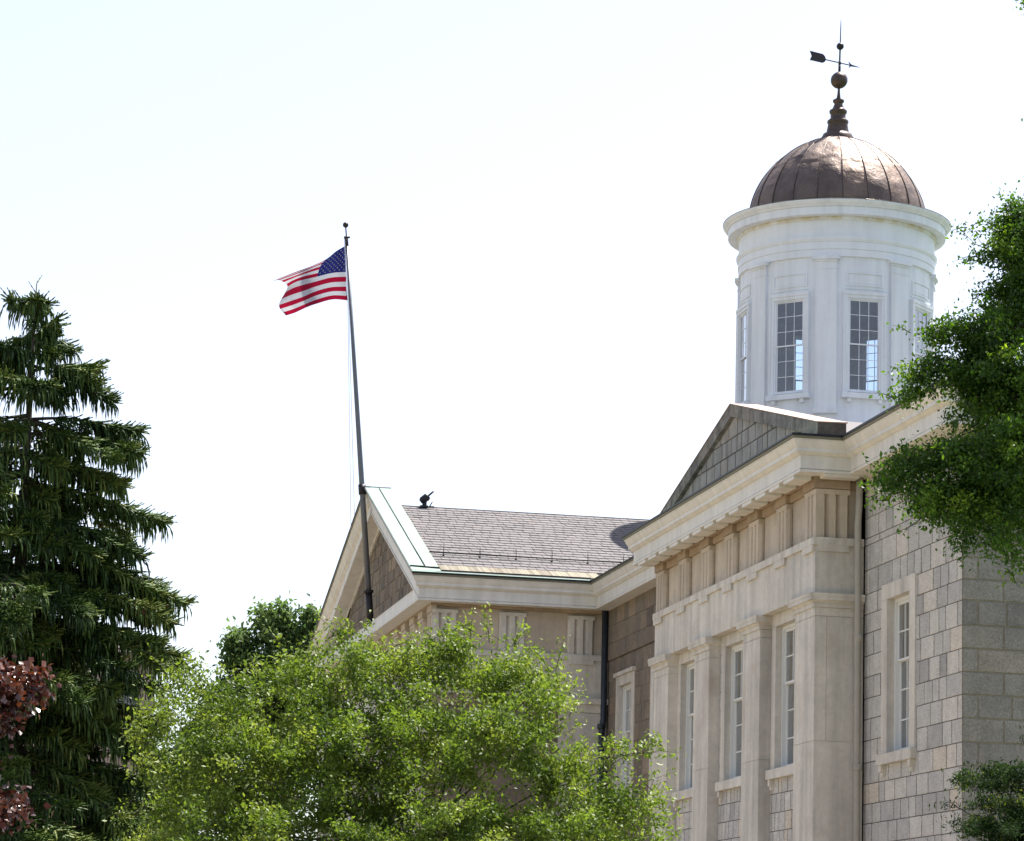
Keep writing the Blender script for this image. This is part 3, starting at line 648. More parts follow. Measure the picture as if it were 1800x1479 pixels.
for k, a in enumerate(WA):
    ca, sa = math.cos(a), math.sin(a)
    F = frame((CC[0], CC[1], 0), (-sa, ca, 0), (ca, sa, 0))
    q = MB(); u = .525; z0, z1 = 19.70, 22.62; nf = 2.99
    q.lbox(F, -u, -u + .055, nf - .1, nf, z0, z1); q.lbox(F, u - .055, u, nf - .1, nf, z0, z1); q.lbox(F, -u + .055, u - .055, nf - .1, nf - .001, z1 - .05, z1); q.lbox(F, -u + .055, u - .055, nf - .1, nf + .02, z0, z0 + .05)
    mid = 21.17
    for (lo, hi, nn) in ((mid, z1 - .05, -.03), (z0 + .05, mid + .04, -.065)):
        N0, N1 = nf + nn - .03, nf + nn; A = u - .055
        q.lbox(F, -A, -A + .035, N0, N1, lo, hi); q.lbox(F, A - .035, A, N0, N1, lo, hi); q.lbox(F, -A + .035, A - .035, N0, N1, hi - .035, hi); q.lbox(F, -A + .035, A - .035, N0, N1, lo, lo + .045)
        for j in (1, 2):
            x = -A + .035 + (2 * A - .07) * j / 3; q.lbox(F, x - .009, x + .009, N0 + .005, N1 - .004, lo + .045, hi - .035)
        for j in (1, 2):
            z = lo + (hi - lo) * j / 3; q.lbox(F, -A + .035, A - .035, N0 + .007, N1 - .006, z - .009, z + .009)
    o = q.build('window', M['white'], court)
    o['label'] = 'lantern window of small panes under the copper dome'
    g = MB(); A = u - .06
    g.poly([F(-A, nf - .045, mid), F(A, nf - .045, mid), F(A, nf - .045, z1 - .05), F(-A, nf - .045, z1 - .05)]); g.poly([F(-A, nf - .08, z0 + .05), F(A, nf - .08, z0 + .05), F(A, nf - .08, mid), F(-A, nf - .08, mid)])
    g.build('glass_pane', M['glass_lantern'], o, recalc=False)
    g = MB()
    for s in (-1, 1):
        g.lbox(F, s * u, s * (u + .10), 2.84, 3.025, z0 - .02, z1 + .06); g.lbox(F, s * (u + .10), s * (u + .155), 2.84, 3.045, z0 - .02, z1 + .15)
    g.lbox(F, -u - .10, u + .10, 2.84, 3.036, z1, z1 + .10); g.lbox(F, -u - .165, u + .165, 2.84, 3.062, z1 + .10, z1 + .20)
    g.lbox(F, -u - .2, u + .2, 2.84, 3.14, 19.50, 19.66)
    for s in (-.55, .43): g.lbox(F, s, s + .12, 2.84, 3.09, 19.38, 19.495)
    g.build('surround', M['white'], o)
    q = MB(); a0, a1 = a - RAD(11.3), a + RAD(11.3)
    for (r0, r1, da, zA, zB) in ((2.99, 3.03, 0, 23.0, 23.42),):
        q.arcbox(CC, 2.99, r1, a0, a1, zA, zA + .04); q.arcbox(CC, 2.99, r1, a0, a1, zB - .04, zB); q.arcbox(CC, 2.99, r1, a0, a0 + .016, zA + .04, zB - .04, 1); q.arcbox(CC, 2.99, r1, a1 - .016, a1, zA + .04, zB - .04, 1)
        q.arcbox(CC, 2.99, 3.008, a0 + .03, a1 - .03, zA + .08, zB - .08)
    q.arcbox(CC, 2.99, 3.03, a0 - .02, a1 + .02, 22.90, 22.93)
    q.build('panel', M['white'], drum)
# dome
import mathutils.noise as mnoise
NS = 22; SOFF = math.radians(-16.9 + 3.9); Z0, HH, RR = 25.75, 2.74, 2.80
mb = MB(); per = 8; K = NS * per; LV = 46
def domept(a, ph, r=0.0):
    rr = (RR + r) * math.cos(ph) ** 1.11; return (CC[0] + rr * math.cos(a), CC[1] + rr * math.sin(a), Z0 + (HH + r) * max(0.0, math.sin(ph)) ** 1.11)
b = 0
for i in range(LV + 1):
    ph = RAD(80.5) * i / LV
    for j in range(K):
        a = SOFF + 2 * math.pi * j / K; s = (j % per) / per; inn = math.sin(math.pi * s)
        panel = j // per
        v = Vector((math.cos(a) * math.cos(ph) * 6, math.sin(a) * math.cos(ph) * 6, math.sin(ph) * 6 + panel * 3.7))
        d = mnoise.noise(v * .85) * .036 * inn + mnoise.noise(v * 2.1) * .010 * inn
        seamk = 20 + (panel * 7) % 5
        if i == seamk: d += .022
        if i == seamk - 1: d -= .006
        mb.v.append(domept(a, ph, d))
for i in range(LV):
    for j in range(K):
        j2 = (j + 1) % K; mb.f.append((i * K + j, i * K + j2, (i + 1) * K + j2, (i + 1) * K + j)); R2 = random.Random((j // per) * 31 + (i > 20 + ((j // per) * 7) % 5) * 17)
        mb.t.append(R2.uniform(.1, .95)); mb.m.append(0); mb.sm.append(True)
dome = mb.build('dome', M['copper'], court, recalc=False)
mb = MB()
for k in range(NS):
    a = SOFF + 2 * math.pi * k / NS; pts = [domept(a, RAD(80.5) * (i + .3) / 24.3, .012) for i in range(25)]
    mb.tube(pts, .013, 5)
mb.lathe(CC, [(2.93, 25.69), (2.93, 25.73), (2.90, 25.75), (2.87, 25.80), (2.80, 25.84)], 144)
mb.build('seam', M['bronze'], dome, recalc=False)
# finial (slightly out of plumb, as in the photo)
lean = math.radians(1.2); LD = Vector((CR.x, CR.y, 0)).normalized()
def tilt(v): h = v[2] - 28.4; return (v[0] + LD.x * h * math.tan(lean), v[1] + LD.y * h * math.tan(lean), v[2])
mb = MB(); mb.lathe(CC, [(.55, 28.36), (.52, 28.44), (.51, 28.52), (.48, 28.56), (.46, 28.62), (.37, 28.64), (.36, 28.68), (.31, 28.95), (.32, 28.97), (.34, 29.02), (.335, 29.07), (.27, 29.12), (.24, 29.17), (.24, 29.29), (.27, 29.32), (.285, 29.38), (.27, 29.42), (.2, 29.46), (.17, 29.52), (.13, 29.62), (.14, 29.66), (.18, 29.70), (.18, 29.76), (.10, 29.80), (.06, 29.85), (.042, 30.0), (.036, 30.16)], 40)
mb.v = [tilt(v) for v in mb.v]; fin = mb.build('finial', M['bronze'], court, recalc=False)
def ball(c, r, name, mt, par, k=32):
    q = MB(); q.lathe(c[:2], [(max(.001, r * math.cos(RAD(t))), c[2] + r * math.sin(RAD(t))) for t in range(-90, 91, 9)], k); q.v = [tilt(v) for v in q.v] if c[2] > 28 else q.v
    return q.build(name, M[mt], par, recalc=False)
ball((CC[0], CC[1], 30.42), .272, 'ball', 'bronze', fin); ball((CC[0], CC[1], 31.55), .118, 'ball', 'vane', fin)
mb = MB(); mb.tube([tilt((*CC, 30.6)), tilt((*CC, 31.5))], .028, 8); mb.tube([tilt((*CC, 30.62)), tilt((*CC, 30.95))], .042, 8); mb.tube([tilt((*CC, 31.6)), tilt((*CC, 32.42))], [.022, .014], 6); mb.build('rod', M['vane'], fin)
fw = Vector((CF.x, CF.y, 0)).normalized(); ad = (LD * 1.6 + fw * 1.0).normalized(); vc = Vector(tilt((*CC, 31.0))); side = Vector((-ad.y, ad.x, 0))
mb = MB(); mb.tube([vc - ad * .62, vc + ad * .6], .020, 6, mi=0)
mb.tube([vc + Vector((0, 0, -.06)), vc + Vector((0, 0, .06))], .045, 8)
def plate(pts, th, par_mb, mi=0):
    n = len(pts); P0 = [vc + ad * p[0] + Vector((0, 0, p[1])) + side * th for p in pts]; P1 = [vc + ad * p[0] + Vector((0, 0, p[1])) - side * th for p in pts]
    par_mb.faces(P0 + P1, [tuple(range(n)), tuple(range(2 * n - 1, n - 1, -1))] + [(i, (i + 1) % n, n + (i + 1) % n, n + i) for i in range(n)], mi=mi)
plate([(-1.19, .17), (-.68, .16), (-.60, .10), (-.56, 0), (-.60, -.08), (-.68, -.13), (-1.19, -.13), (-1.12, .02)], .014, mb)
plate([(.36, .10), (.46, .03), (.80, 0), (.46, -.03), (.36, -.10), (.42, 0)], .016, mb)
mb.build('weathervane', M['vane'], court)
# ------------------------------------------------------------------ flagpole, flag, floodlight
pole = thing('flagpole', 'tall grey flagpole leaning out from the gable peak of the wing', 'flagpole', (-89.7, 12.9, 12.3))
pz = lambda z: (-89.7, 12.89 - (z - 12.4) * .1005, z)
mb = MB(); mb.tube([pz(12.3), pz(16.3), pz(20), pz(23.9)], [.095, .085, .065, .04], 16); mb.build('pole', M['pole'], pole)
mb = MB(); mb.tube([pz(12.3), pz(13.25)], .105, 16); mb.tube([pz(13.22), pz(13.30)], .15, 16); mb.build('socket', M['vane'], pole)
mb = MB(); mb.tube([pz(16.2), pz(16.5)], .115, 16)
mb.box(-89.85, -89.55, 12.5, 12.72, 16.28, 16.42); mb.build('bracket', M['vane'], pole)
mb = MB(); mb.tube([pz(23.85), pz(24.12)], .05, 10); mb.tube([(pz(24.1)[0] + .02, pz(24.1)[1] - .08, 24.12), (pz(24.1)[0] + .02, pz(24.1)[1] + .10, 24.14)], .035, 8); mb.tube([pz(24.1), pz(24.5)], .022, 6); mb.build('truck', M['vane'], pole)
q = MB(); c = pz(24.52); q.lathe(c[:2], [(max(.001, .088 * math.cos(RAD(t))), c[2] + .088 * math.sin(RAD(t))) for t in range(-90, 91, 15)], 20); q.build('ball', M['vane'], pole, recalc=False)
mb = MB()
top = Vector(pz(24.1)) + Vector((0, -.07, 0))
mb.tube([top, at(611.5, 540, 90.6), at(617, 935, 90.6)], .010, 4); mb.tube([top + Vector((0, .02, 0)), at(613, 540, 90.6), at(623, 905, 90.6)], .010, 4)
mb.build('halyard', M['rope'], pole)
# flag: control net in photograph pixels, hung from the pole with real folds in depth
NET = {0.0: [(1010, 310), (905, 372), (800, 455), (640, 530), (450, 600), (240, 685)], .27: [(1010, 450), (890, 490), (745, 520), (610, 570), (455, 630), (310, 680)],
       .54: [(1010, 590), (860, 602), (705, 640), (560, 672), (470, 700), (392, 748)], .77: [(1012, 745), (850, 752), (690, 795), (560, 850), (430, 895), (303, 938)], 1.0: [(1025, 890), (870, 880), (700, 925), (590, 965), (470, 1020), (376, 1050)]}
def lerp_list(xs_, ys_, x):
    # Catmull-Rom through the samples
    n = len(xs_); i = 0
    while i < n - 2 and x > xs_[i + 1]: i += 1
    t = (x - xs_[i]) / (xs_[i + 1] - xs_[i]); p1, p2 = ys_[i], ys_[i + 1]
    p0 = ys_[i - 1] if i > 0 else tuple(2 * a - b for a, b in zip(p1, p2)); p3 = ys_[i + 2] if i + 2 < n else tuple(2 * b - a for a, b in zip(p1, p2))
    return tuple(.5 * ((2 * b) + (-a + c) * t + (2 * a - 5 * b + 4 * c - d) * t * t + (-a + 3 * b - 3 * c + d) * t ** 3) for a, b, c, d in zip(p0, p1, p2, p3))
US = [0, .2, .4, .6, .8, 1.0]
def flagpt(u, v, off=0.0):
    rows = sorted(NET); p = lerp_list(rows, [lerp_list(US, NET[r], u) for r in rows], v)
    dep = .55 * u - .16 * math.sin(u * 9 + v * 2.2) * min(1, u * 3) - .55 * max(0, .5 - v) * u + .05 * math.sin(u * 23 + v * 5) * u
    return at(440 + p[0] / 6, 380 + p[1] / 6, 90.55 + dep + off)
def clothmat(name, col):
    return leafmat(name, [(0, col), (1, col)], rough=.8, trans=.28, spec=.1, gain=1.0)
FM = [clothmat('flag_red', (.26, .013, .035)), clothmat('flag_white', (.44, .46, .51)), clothmat('flag_blue', (.018, .022, .11))]
mb = MB(); NU, NV = 60, 52
for j in range(NV + 1):
    for i in range(NU + 1): mb.v.append(tuple(flagpt(i / NU, j / NV)))
for j in range(NV):
    for i in range(NU):
        st = int(j / 4); c = 2 if (i < NU * .4 and st < 7) else (0 if st % 2 == 0 else 1)
        mb.f.append((j * (NU + 1) + i, j * (NU + 1) + i + 1, (j + 1) * (NU + 1) + i + 1, (j + 1) * (NU + 1) + i)); mb.t.append(.5); mb.m.append(c); mb.sm.append(True)
flag = mb.build('flag', FM, None, recalc=False)
tag(flag, 'red, white and blue flag of stars and stripes blowing left from the pole top', 'flag')
mb = MB()
for r in range(9):
    n_ = 6 if r % 2 == 0 else 5
    for c in range(n_):
        cu = (.4 / 12) * (1 + 2 * c + (0 if n_ == 6 else 1)); cv = (7 / 13) * (r + 1) / 10
        for off in (-.006, .006):
            pts = [flagpt(cu + (.0125 if k % 2 == 0 else .0055) * math.sin(math.pi * k / 5), cv - (.0235 if k % 2 == 0 else .0105) * math.cos(math.pi * k / 5), off) for k in range(10)]
            cpt = flagpt(cu, cv, off)
            for k in range(10): mb.poly([cpt, pts[k], pts[(k + 1) % 10]])
mb.build('stars', FM[1], flag, recalc=False)
fl = thing('floodlight', 'small black floodlight standing on the slate ridge of the wing', 'floodlight', (XA + .35, 14.42, RZ))
bx_, by_ = XA + .35, 14.42; bz = RZ - .1
mb = MB(); mb.box(bx_ - .12, bx_ + .12, by_ - .22, by_ + .02, bz, bz + .06); mb.tube([(bx_, by_ - .08, bz), (bx_, by_ - .08, bz + .2)], .07, 8); mb.build('base', M['black'], fl)
mb = MB(); hd = Vector((.2, .78, .6)).normalized(); cc = Vector((bx_, by_ - .08, bz + .28)); mb.tube([cc - hd * .16, cc - hd * .10, cc + hd * .08, cc + hd * .15], [.06, .11, .12, .085], 12); mb.build('lamp_head', M['black'], fl)
mb = MB(); mb.tube([cc + hd * .1, cc + hd * .30 + Vector((0, .02, .05))], .032, 6); mb.build('visor_arm', M['vane'], fl); mb = MB(); mb.tube([(bx_, by_ + .08, bz + .05), (bx_, by_ + .16, bz + .2)], .018, 6); mb.box(bx_ - .03, bx_ + .03, by_ + .05, by_ + .22, bz + .02, bz + .06); mb.build('bracket', M['vane'], fl)
# ------------------------------------------------------------------ trees
rng = np.random.default_rng(11)
def leafmesh(name, P, size, material, parent, tone, droop=.3, aspect=.55, curl=.25, dirs=None):
    """P: (N,3) leaf positions; every leaf a folded pointed blade of four vertices"""
    N = len(P); d = rng.normal(size=(N, 3)); d[:, 2] -= droop
    if dirs is not None: d += dirs
    d /= np.linalg.norm(d, axis=1)[:, None]; up = rng.normal(size=(N, 3)); up[:, 2] += .9
    s = np.cross(d, up); s /= np.linalg.norm(s, axis=1)[:, None] + 1e-9; nrm = np.cross(s, d)
    L = (size * rng.uniform(.6, 1.25, N))[:, None]; W = L * aspect * .5
    V = np.empty((N, 4, 3)); V[:, 0] = P; V[:, 1] = P + d * L * .45 + s * W + nrm * W * curl; V[:, 2] = P + d * L; V[:, 3] = P + d * L * .45 - s * W + nrm * W * curl
    off = np.array(parent.location) if parent is not None else 0
    V = V.reshape(-1, 3) - off
    me = bpy.data.meshes.new(name); me.vertices.add(N * 4); me.vertices.foreach_set('co', V.ravel().astype(np.float32))
    F = np.empty((N, 2, 3), dtype=np.int32); b = np.arange(N)[:, None] * 4; F[:, 0] = b + [0, 1, 2]; F[:, 1] = b + [0, 2, 3]
    me.loops.add(N * 6); me.loops.foreach_set('vertex_index', F.ravel()); me.polygons.add(N * 2)
    me.polygons.foreach_set('loop_start', np.arange(0, N * 6, 3, dtype=np.int32)); me.polygons.foreach_set('loop_total', np.full(N * 2, 3, dtype=np.int32))
    me.update(calc_edges=True); me.validate()
    a = me.attributes.new('tone', 'FLOAT', 'FACE'); a.data.foreach_set('value', np.repeat(np.clip(tone, 0, 1), 2).astype(np.float32)); me.materials.append(material)
    o = bpy.data.objects.new(name, me); COL.objects.link(o); o.parent = parent; return o
def curve(a, b, n=6, sag=0.0, wob=.0, R=random):
    a = Vector(a); b = Vector(b); out = []; L = (b - a).length
    for i in range(n + 1):
        t = i / n; p = a.lerp(b, t); p.z += sag * L * 4 * t * (1 - t)
        if 0 < i < n: p += Vector((R.uniform(-1, 1), R.uniform(-1, 1), R.uniform(-1, 1))) * wob * L
        out.append(p)
    return out
def tree(name, label, base, lobes, leaf, mt, per_m3, trunk_r, fork_z, bark='bark', group=None, rng_twig=.16, droop=.3, aspect=.5, tone_mu=.45, twigs=26, sprays=(), shoot=0, shoot_n=30):
    """lobes: (px,py,range,rx_px,rz_px,depth_m,density). limbs run from the trunk to each lobe, twigs fill it, leaves sit on the twigs"""
    t = thing(name, label, 'tree', (base[0], base[1], 0), group)
    R = random.Random(len(name) * 7 + len(lobes)); tk = MB(); fork = Vector((base[0], base[1], fork_z)); LP = []; LT = []
    tk.tube(curve((base[0], base[1], -.1), fork, 6, 0, .01, R), [trunk_r * (1.25 - .4 * i / 6) for i in range(7)], 12)
    for (px, py, rg, rx, rz, dp, dens) in lobes:
        c = at(px, py, rg); sc = rg / FPX; ax, az, ay = rx * sc, rz * sc, dp
        root = fork + Vector((R.uniform(-.2, .2), R.uniform(-.2, .2), R.uniform(-.3, .6)))
        lr = max(.02, trunk_r * .32 * (ax + az) / 2.0 ** 1); lr = min(lr, trunk_r * .45)
        limb = curve(root, c, 8, .05, .02, R); tk.tube(limb, [lr * (1 - i / 9) ** 1.3 for i in range(9)], 7)
        vol = 4 / 3 * math.pi * ax * ay * az; NL = int(per_m3 * vol * dens); nt_ = max(6, int(twigs * dens * (ax * az / .6) ** .5)); per = max(3, NL // nt_)
        H = Vector((CR.x, CR.y, 0)).normalized(); D = Vector((CF.x, CF.y, 0)).normalized()
        for k in range(nt_):
            v = Vector((R.gauss(0, 1), R.gauss(0, 1), R.gauss(0, 1) + .1)).normalized(); rr = R.uniform(.55, 1.0) ** .6
            e = c + H * (v.x * ax * rr) + D * (v.y * ay * rr) + Vector((0, 0, v.z * az * rr))
            st = limb[R.choice((6, 7, 8, 8, 8))].lerp(c, .45)
            tw = curve(st, e, 4, .04, .04, R); r0 = min(.012, max(.003, lr * .12))
            tk.tube(tw, [r0, r0 * .8, r0 * .6, r0 * .4, r0 * .2], 4, cap=False)
            A = np.array([list(p) for p in tw]); tt = rng.uniform(.35, 1.05, per) * 4; i0 = np.clip(tt.astype(int), 0, 3); fr = (tt - i0)[:, None]
            pos = A[i0] * (1 - fr) + A[i0 + 1] * fr + rng.normal(size=(per, 3)) * rng_twig * np.array([1, 1, .8]) * (.35 + .65 * rng.random((per, 1)))
            LP.append(pos); LT.append(np.full(per, rng.normal(tone_mu, .21)) + rng.normal(0, .15, per))
    sprays = list(sprays) + [(lx + R.uniform(-.5, .5) * lrx, ly - lrz * .7, lx + R.uniform(-.9, .9) * lrx, ly - lrz * R.uniform(1.05, 1.05 + shoot / max(20, lrz)), lg, shoot_n) for (lx, ly, lg, lrx, lrz, _d, _e) in lobes for _k in range(3 if shoot else 0)]
    for (x0, y0, x1, y1, rg, nl) in sprays:       # thin shoots that stick out of the crown
        a = at(x0, y0, rg); b_ = at(x1, y1, rg + R.uniform(-.3, .3)); tw = curve(a, b_, 5, .03, .02, R); tk.tube(tw, [.006, .005, .004, .003, .002, .001], 4, cap=False)
        A = np.array([list(p) for p in tw]); tt = rng.uniform(0, 5, nl); i0 = np.clip(tt.astype(int), 0, 4); fr = (tt - i0)[:, None]
        LP.append(A[i0] * (1 - fr) + A[i0 + 1] * fr + rng.normal(size=(nl, 3)) * .035); LT.append(rng.normal(tone_mu + .2, .14, nl))
    tk.build('trunk', M[bark], t, recalc=False)
    P = np.concatenate(LP); leafmesh('crown', P, leaf, M[mt], t, np.concatenate(LT), droop, aspect)
    return t, len(P)
CNT = {}
# crab apple in front
b = at(720, 1700, 34)
lob = [(300, 1250, 34.5, 55, 78, .7, .7), (255, 1310, 34, 45, 55, .7, .8), (345, 1215, 34.3, 50, 45, .6, .7), (630, 1262, 33.6, 80, 50, .7, 1), (560, 1255, 33.6, 60, 40, .7, 1), (720, 1250, 33.6, 60, 40, .7, .9), (370, 1270, 34, 80, 75, .9, .8), (430, 1235, 33.5, 60, 60, .8, .9), (520, 1200, 34, 85, 72, 1.0, 1), (610, 1170, 34, 85, 68, 1.0, 1), (690, 1200, 33.5, 80, 70, 1.0, 1), (760, 1170, 34, 70, 58, .9, 1), (830, 1170, 34, 80, 72, 1, 1), (905, 1190, 34, 75, 75, 1, 1), (960, 1230, 33.6, 55, 70, .9, 1),
       (290, 1390, 33.5, 75, 80, .9, .9), (380, 1370, 33, 90, 90, 1, 1), (480, 1330, 33, 95, 90, 1, 1), (570, 1400, 32.8, 80, 60, .8, 1), (670, 1395, 32.8, 70, 55, .8, 1), (590, 1310, 33, 100, 95, 1.1, 1), (700, 1320, 33, 100, 95, 1.1, 1), (810, 1310, 33, 95, 95, 1.1, 1), (910, 1320, 33, 85, 90, 1, 1), (985, 1350, 33.2, 60, 80, .9, 1), (1050, 1410, 33, 75, 75, .9, 1), (1130, 1430, 33, 60, 60, .7, 1), (1075, 1330, 33, 45, 22, .4, .7), (1150, 1322, 33, 45, 15, .3, .7),
       (260, 1480, 33, 70, 70, .9, 1), (370, 1480, 32.5, 90, 80, 1, 1), (500, 1470, 32.5, 100, 90, 1.1, 1), (640, 1470, 32.5, 110, 90, 1.2, 1), (780, 1470, 32.5, 110, 90, 1.2, 1), (900, 1470, 32.5, 95, 85, 1.1, 1), (1010, 1480, 32.5, 80, 75, 1, 1), (1120, 1500, 32.5, 70, 60, .8, 1),
       (600, 1580, 33, 260, 100, 1.8, .35), (900, 1580, 33, 200, 100, 1.8, .35)]
spr = [(860, 1130, 852, 1062, 34, 60), (975, 1190, 992, 1122, 34, 50), (820, 1130, 818, 1095, 34, 25), (905, 1140, 925, 1112, 34, 25), (640, 1110, 655, 1085, 34, 25), (600, 1120, 597, 1078, 34, 22), (700, 1150, 712, 1122, 34, 20), (1090, 1330, 1205, 1322, 33, 60), (1060, 1350, 1130, 1305, 33, 40), (330, 1200, 322, 1160, 34, 20), (300, 1210, 285, 1170, 34, 20), (240, 1400, 195, 1445, 33, 35), (270, 1330, 225, 1370, 33, 30), (1000, 1260, 1030, 1215, 33.5, 20), (1150, 1420, 1192, 1430, 33, 25), (450, 1190, 440, 1150, 34, 20), (560, 1140, 548, 1108, 34, 20)]
CNT['crab'] = tree('crabapple_tree', 'bushy bright green tree with a few orange leaves, in front of the gable wing', b, lob, .056, 'leaf_mid', 3300, .16, 2.6, sprays=spr, rng_twig=.12, droop=.25, aspect=.5, twigs=26, shoot=26)[1]
# dark tree far behind the wing
b = at(480, 1700, 132)
lob = [(420, 1130, 132, 28, 30, 1.2, 1), (470, 1095, 132, 28, 32, 1.2, 1), (503, 1085, 132, 16, 28, .9, 1), (545, 1090, 132, 20, 30, 1, 1), (440, 1170, 132, 48, 34, 1.8, 1), (510, 1140, 132, 55, 45, 2, 1), (570, 1120, 132, 35, 40, 1.4, 1), (480, 1210, 132, 90, 50, 2.4, .8), (400, 1260, 132, 60, 60, 2, .6), (520, 1290, 132, 120, 70, 3, .5), (350, 1350, 132, 70, 80, 2, .8), (290, 1400, 131, 60, 90, 2, .8), (310, 1480, 131, 80, 90, 2, .8), (220, 1480, 131, 70, 110, 2, .8), (470, 1400, 132, 140, 80, 3, .3)]
CNT['far'] = tree('broadleaf_tree', 'dark blue-green tree rising behind the left slope of the wing gable', b, lob, .26, 'leaf_far', 520, .35, 6, rng_twig=.32, droop=.5, aspect=.5, twigs=14)[1]
# dark glossy tree on the right
b = at(1960, 1700, 27)
lob = [(1790, 380, 27, 38, 40, .45, .9), (1735, 395, 27, 32, 14, .25, .6), (1690, 405, 27, 24, 8, .2, .6), (1770, 440, 27, 50, 35, .5, .7), (1715, 452, 27, 34, 14, .25, .6), (1790, 510, 27, 60, 45, .6, .8), (1735, 515, 27, 34, 16, .3, .7),
       (1760, 590, 26.8, 80, 45, .7, 1), (1680, 585, 26.6, 55, 32, .5, 1), (1635, 592, 26.5, 36, 18, .3, .8), (1730, 650, 26.6, 90, 50, .8, 1), (1640, 655, 26.5, 55, 32, .45, 1), (1600, 680, 26.5, 40, 28, .4, .9), (1790, 700, 26.8, 70, 60, .8, 1.1), (1720, 712, 26.6, 50, 40, .6, .9), (1578, 700, 26.5, 26, 14, .3, .7), (1690, 740, 26.5, 40, 16, .35, .45),
       (1760, 790, 26.4, 80, 55, .8, 1.1), (1670, 820, 26.2, 70, 45, .6, 1), (1600, 820, 26.2, 55, 38, .5, 1), (1558, 850, 26.2, 38, 38, .4, .9), (1640, 880, 26.2, 65, 40, .6, 1), (1730, 880, 26.4, 80, 60, .8, 1.1), (1790, 900, 26.5, 60, 70, .8, 1.1), (1690, 940, 26.2, 38, 32, .4, .8), (1745, 960, 26.2, 34, 38, .4, .6), (1785, 990, 26.2, 30, 34, .4, .6), (1815, -12, 27, 34, 18, .3, .7),
       (1790, 420, 27.2, 50, 60, .6, 1), (1780, 540, 27.2, 60, 50, .7, 1), (1860, 450, 27.5, 80, 120, 1, .8), (1880, 650, 27.5, 90, 140, 1.2, .8), (1880, 850, 27.5, 90, 140, 1.2, .8), (1900, 300, 27.8, 80, 120, 1, .8), (1920, 150, 28, 80, 120, 1, .8)]
spr = [(1700, 400, 1662, 408, 27, 22), (1715, 450, 1675, 462, 27, 22), (1600, 585, 1568, 572, 26.5, 16), (1570, 700, 1535, 690, 26.5, 18), (1545, 850, 1512, 852, 26.2, 20), (1560, 880, 1515, 882, 26.2, 20), (1690, 960, 1692, 1000, 26.2, 18), (1770, 1000, 1790, 1032, 26.2, 18), (1620, 910, 1585, 942, 26.2, 22), (1625, 640, 1568, 650, 26.5, 30), (1760, 350, 1755, 332, 27, 10)]
CNT['right'] = tree('small_leaved_tree', 'dark green tree with small glossy leaves, drooping over the right end of the cornice', b, lob, .043, 'leaf_right', 18500, .2, 7.2, sprays=spr, rng_twig=.085, droop=.55, aspect=.55, tone_mu=.40, twigs=70)[1]
# low conifer at the right
b = at(1850, 1700, 21)
lob = [(1760, 1370, 21, 70, 26, .5, 1), (1700, 1368, 21, 50, 12, .3, .8), (1800, 1420, 21, 80, 40, .6, 1), (1720, 1415, 20.8, 52, 14, .3, .8), (1672, 1412, 20.8, 28, 6, .2, .7), (1760, 1462, 20.6, 80, 30, .5, 1), (1700, 1452, 20.6, 40, 10, .3, .8), (1840, 1480, 20.8, 90, 60, .7, .8), (1800, 1560, 21, 120, 60, .8, .4), (1797, 1300, 21.2, 8, 16, .1, .6)]
CNT['shrub'] = tree('yew_tree', 'low dark evergreen with yellow tipped flat sprays at the lower right', b, lob, .034, 'leaf_shrub', 52000, .12, 2.0, rng_twig=.045, droop=.15, aspect=.3, tone_mu=.45, twigs=60)[1]
# maroon maple at the lower left
b = at(-170, 1700, 24)
lob = [(15, 1185, 24, 62, 26, .5, 1), (45, 1208, 24, 42, 26, .4, 1), (-40, 1220, 24, 80, 60, .6, 1), (0, 1270, 24, 32, 24, .35, .9), (25, 1420, 23.8, 42, 26, .4, 1), (0, 1450, 23.8, 50, 32, .4, 1), (-60, 1400, 24, 80, 70, .6, .8)]
CNT['red'] = tree('purple_maple', 'maroon leaved maple branches at the lower left edge', b, lob, .058, 'leaf_red', 7500, .14, 3.0, rng_twig=.08, droop=.5, aspect=.85, tone_mu=.5, twigs=22)[1]
# ------------------------------------------------------------------ spruce
SR = 45.0; sb = at(-6, 1700, SR); base = Vector((sb.x, sb.y, 0)); zt_ = at(12, 495, SR).z
spruce = thing('norway_spruce', 'tall dark spruce with drooping branchlets and hanging cones at the left', 'tree', base)
H = Vector((CR.x, CR.y, 0)).normalized(); D = Vector((CF.x, CF.y, 0)).normalized()
tk = MB(); tk.tube([base, base + Vector((0, 0, zt_ * .5)), base + Vector((0, 0, zt_ * .9)), base + Vector((.0, 0, zt_))], [.24, .12, .03, .008], 10)
TIPS = [(70, 535, 590), (98, 560, 600), (126, 616, 600), (172, 642, 650), (196, 706, 640), (243, 757, 735), (246, 795, 760), (215, 850, 800), (285, 918, 850), (250, 980, 900), (325, 1062, 960), (300, 1095, 1010), (316, 1155, 1080), (280, 1215, 1120), (295, 1275, 1190), (285, 1340, 1250), (292, 1400, 1310), (280, 1455, 1380)]
FV = []; FF = []; FT = []
R = random.Random(21); cones = []
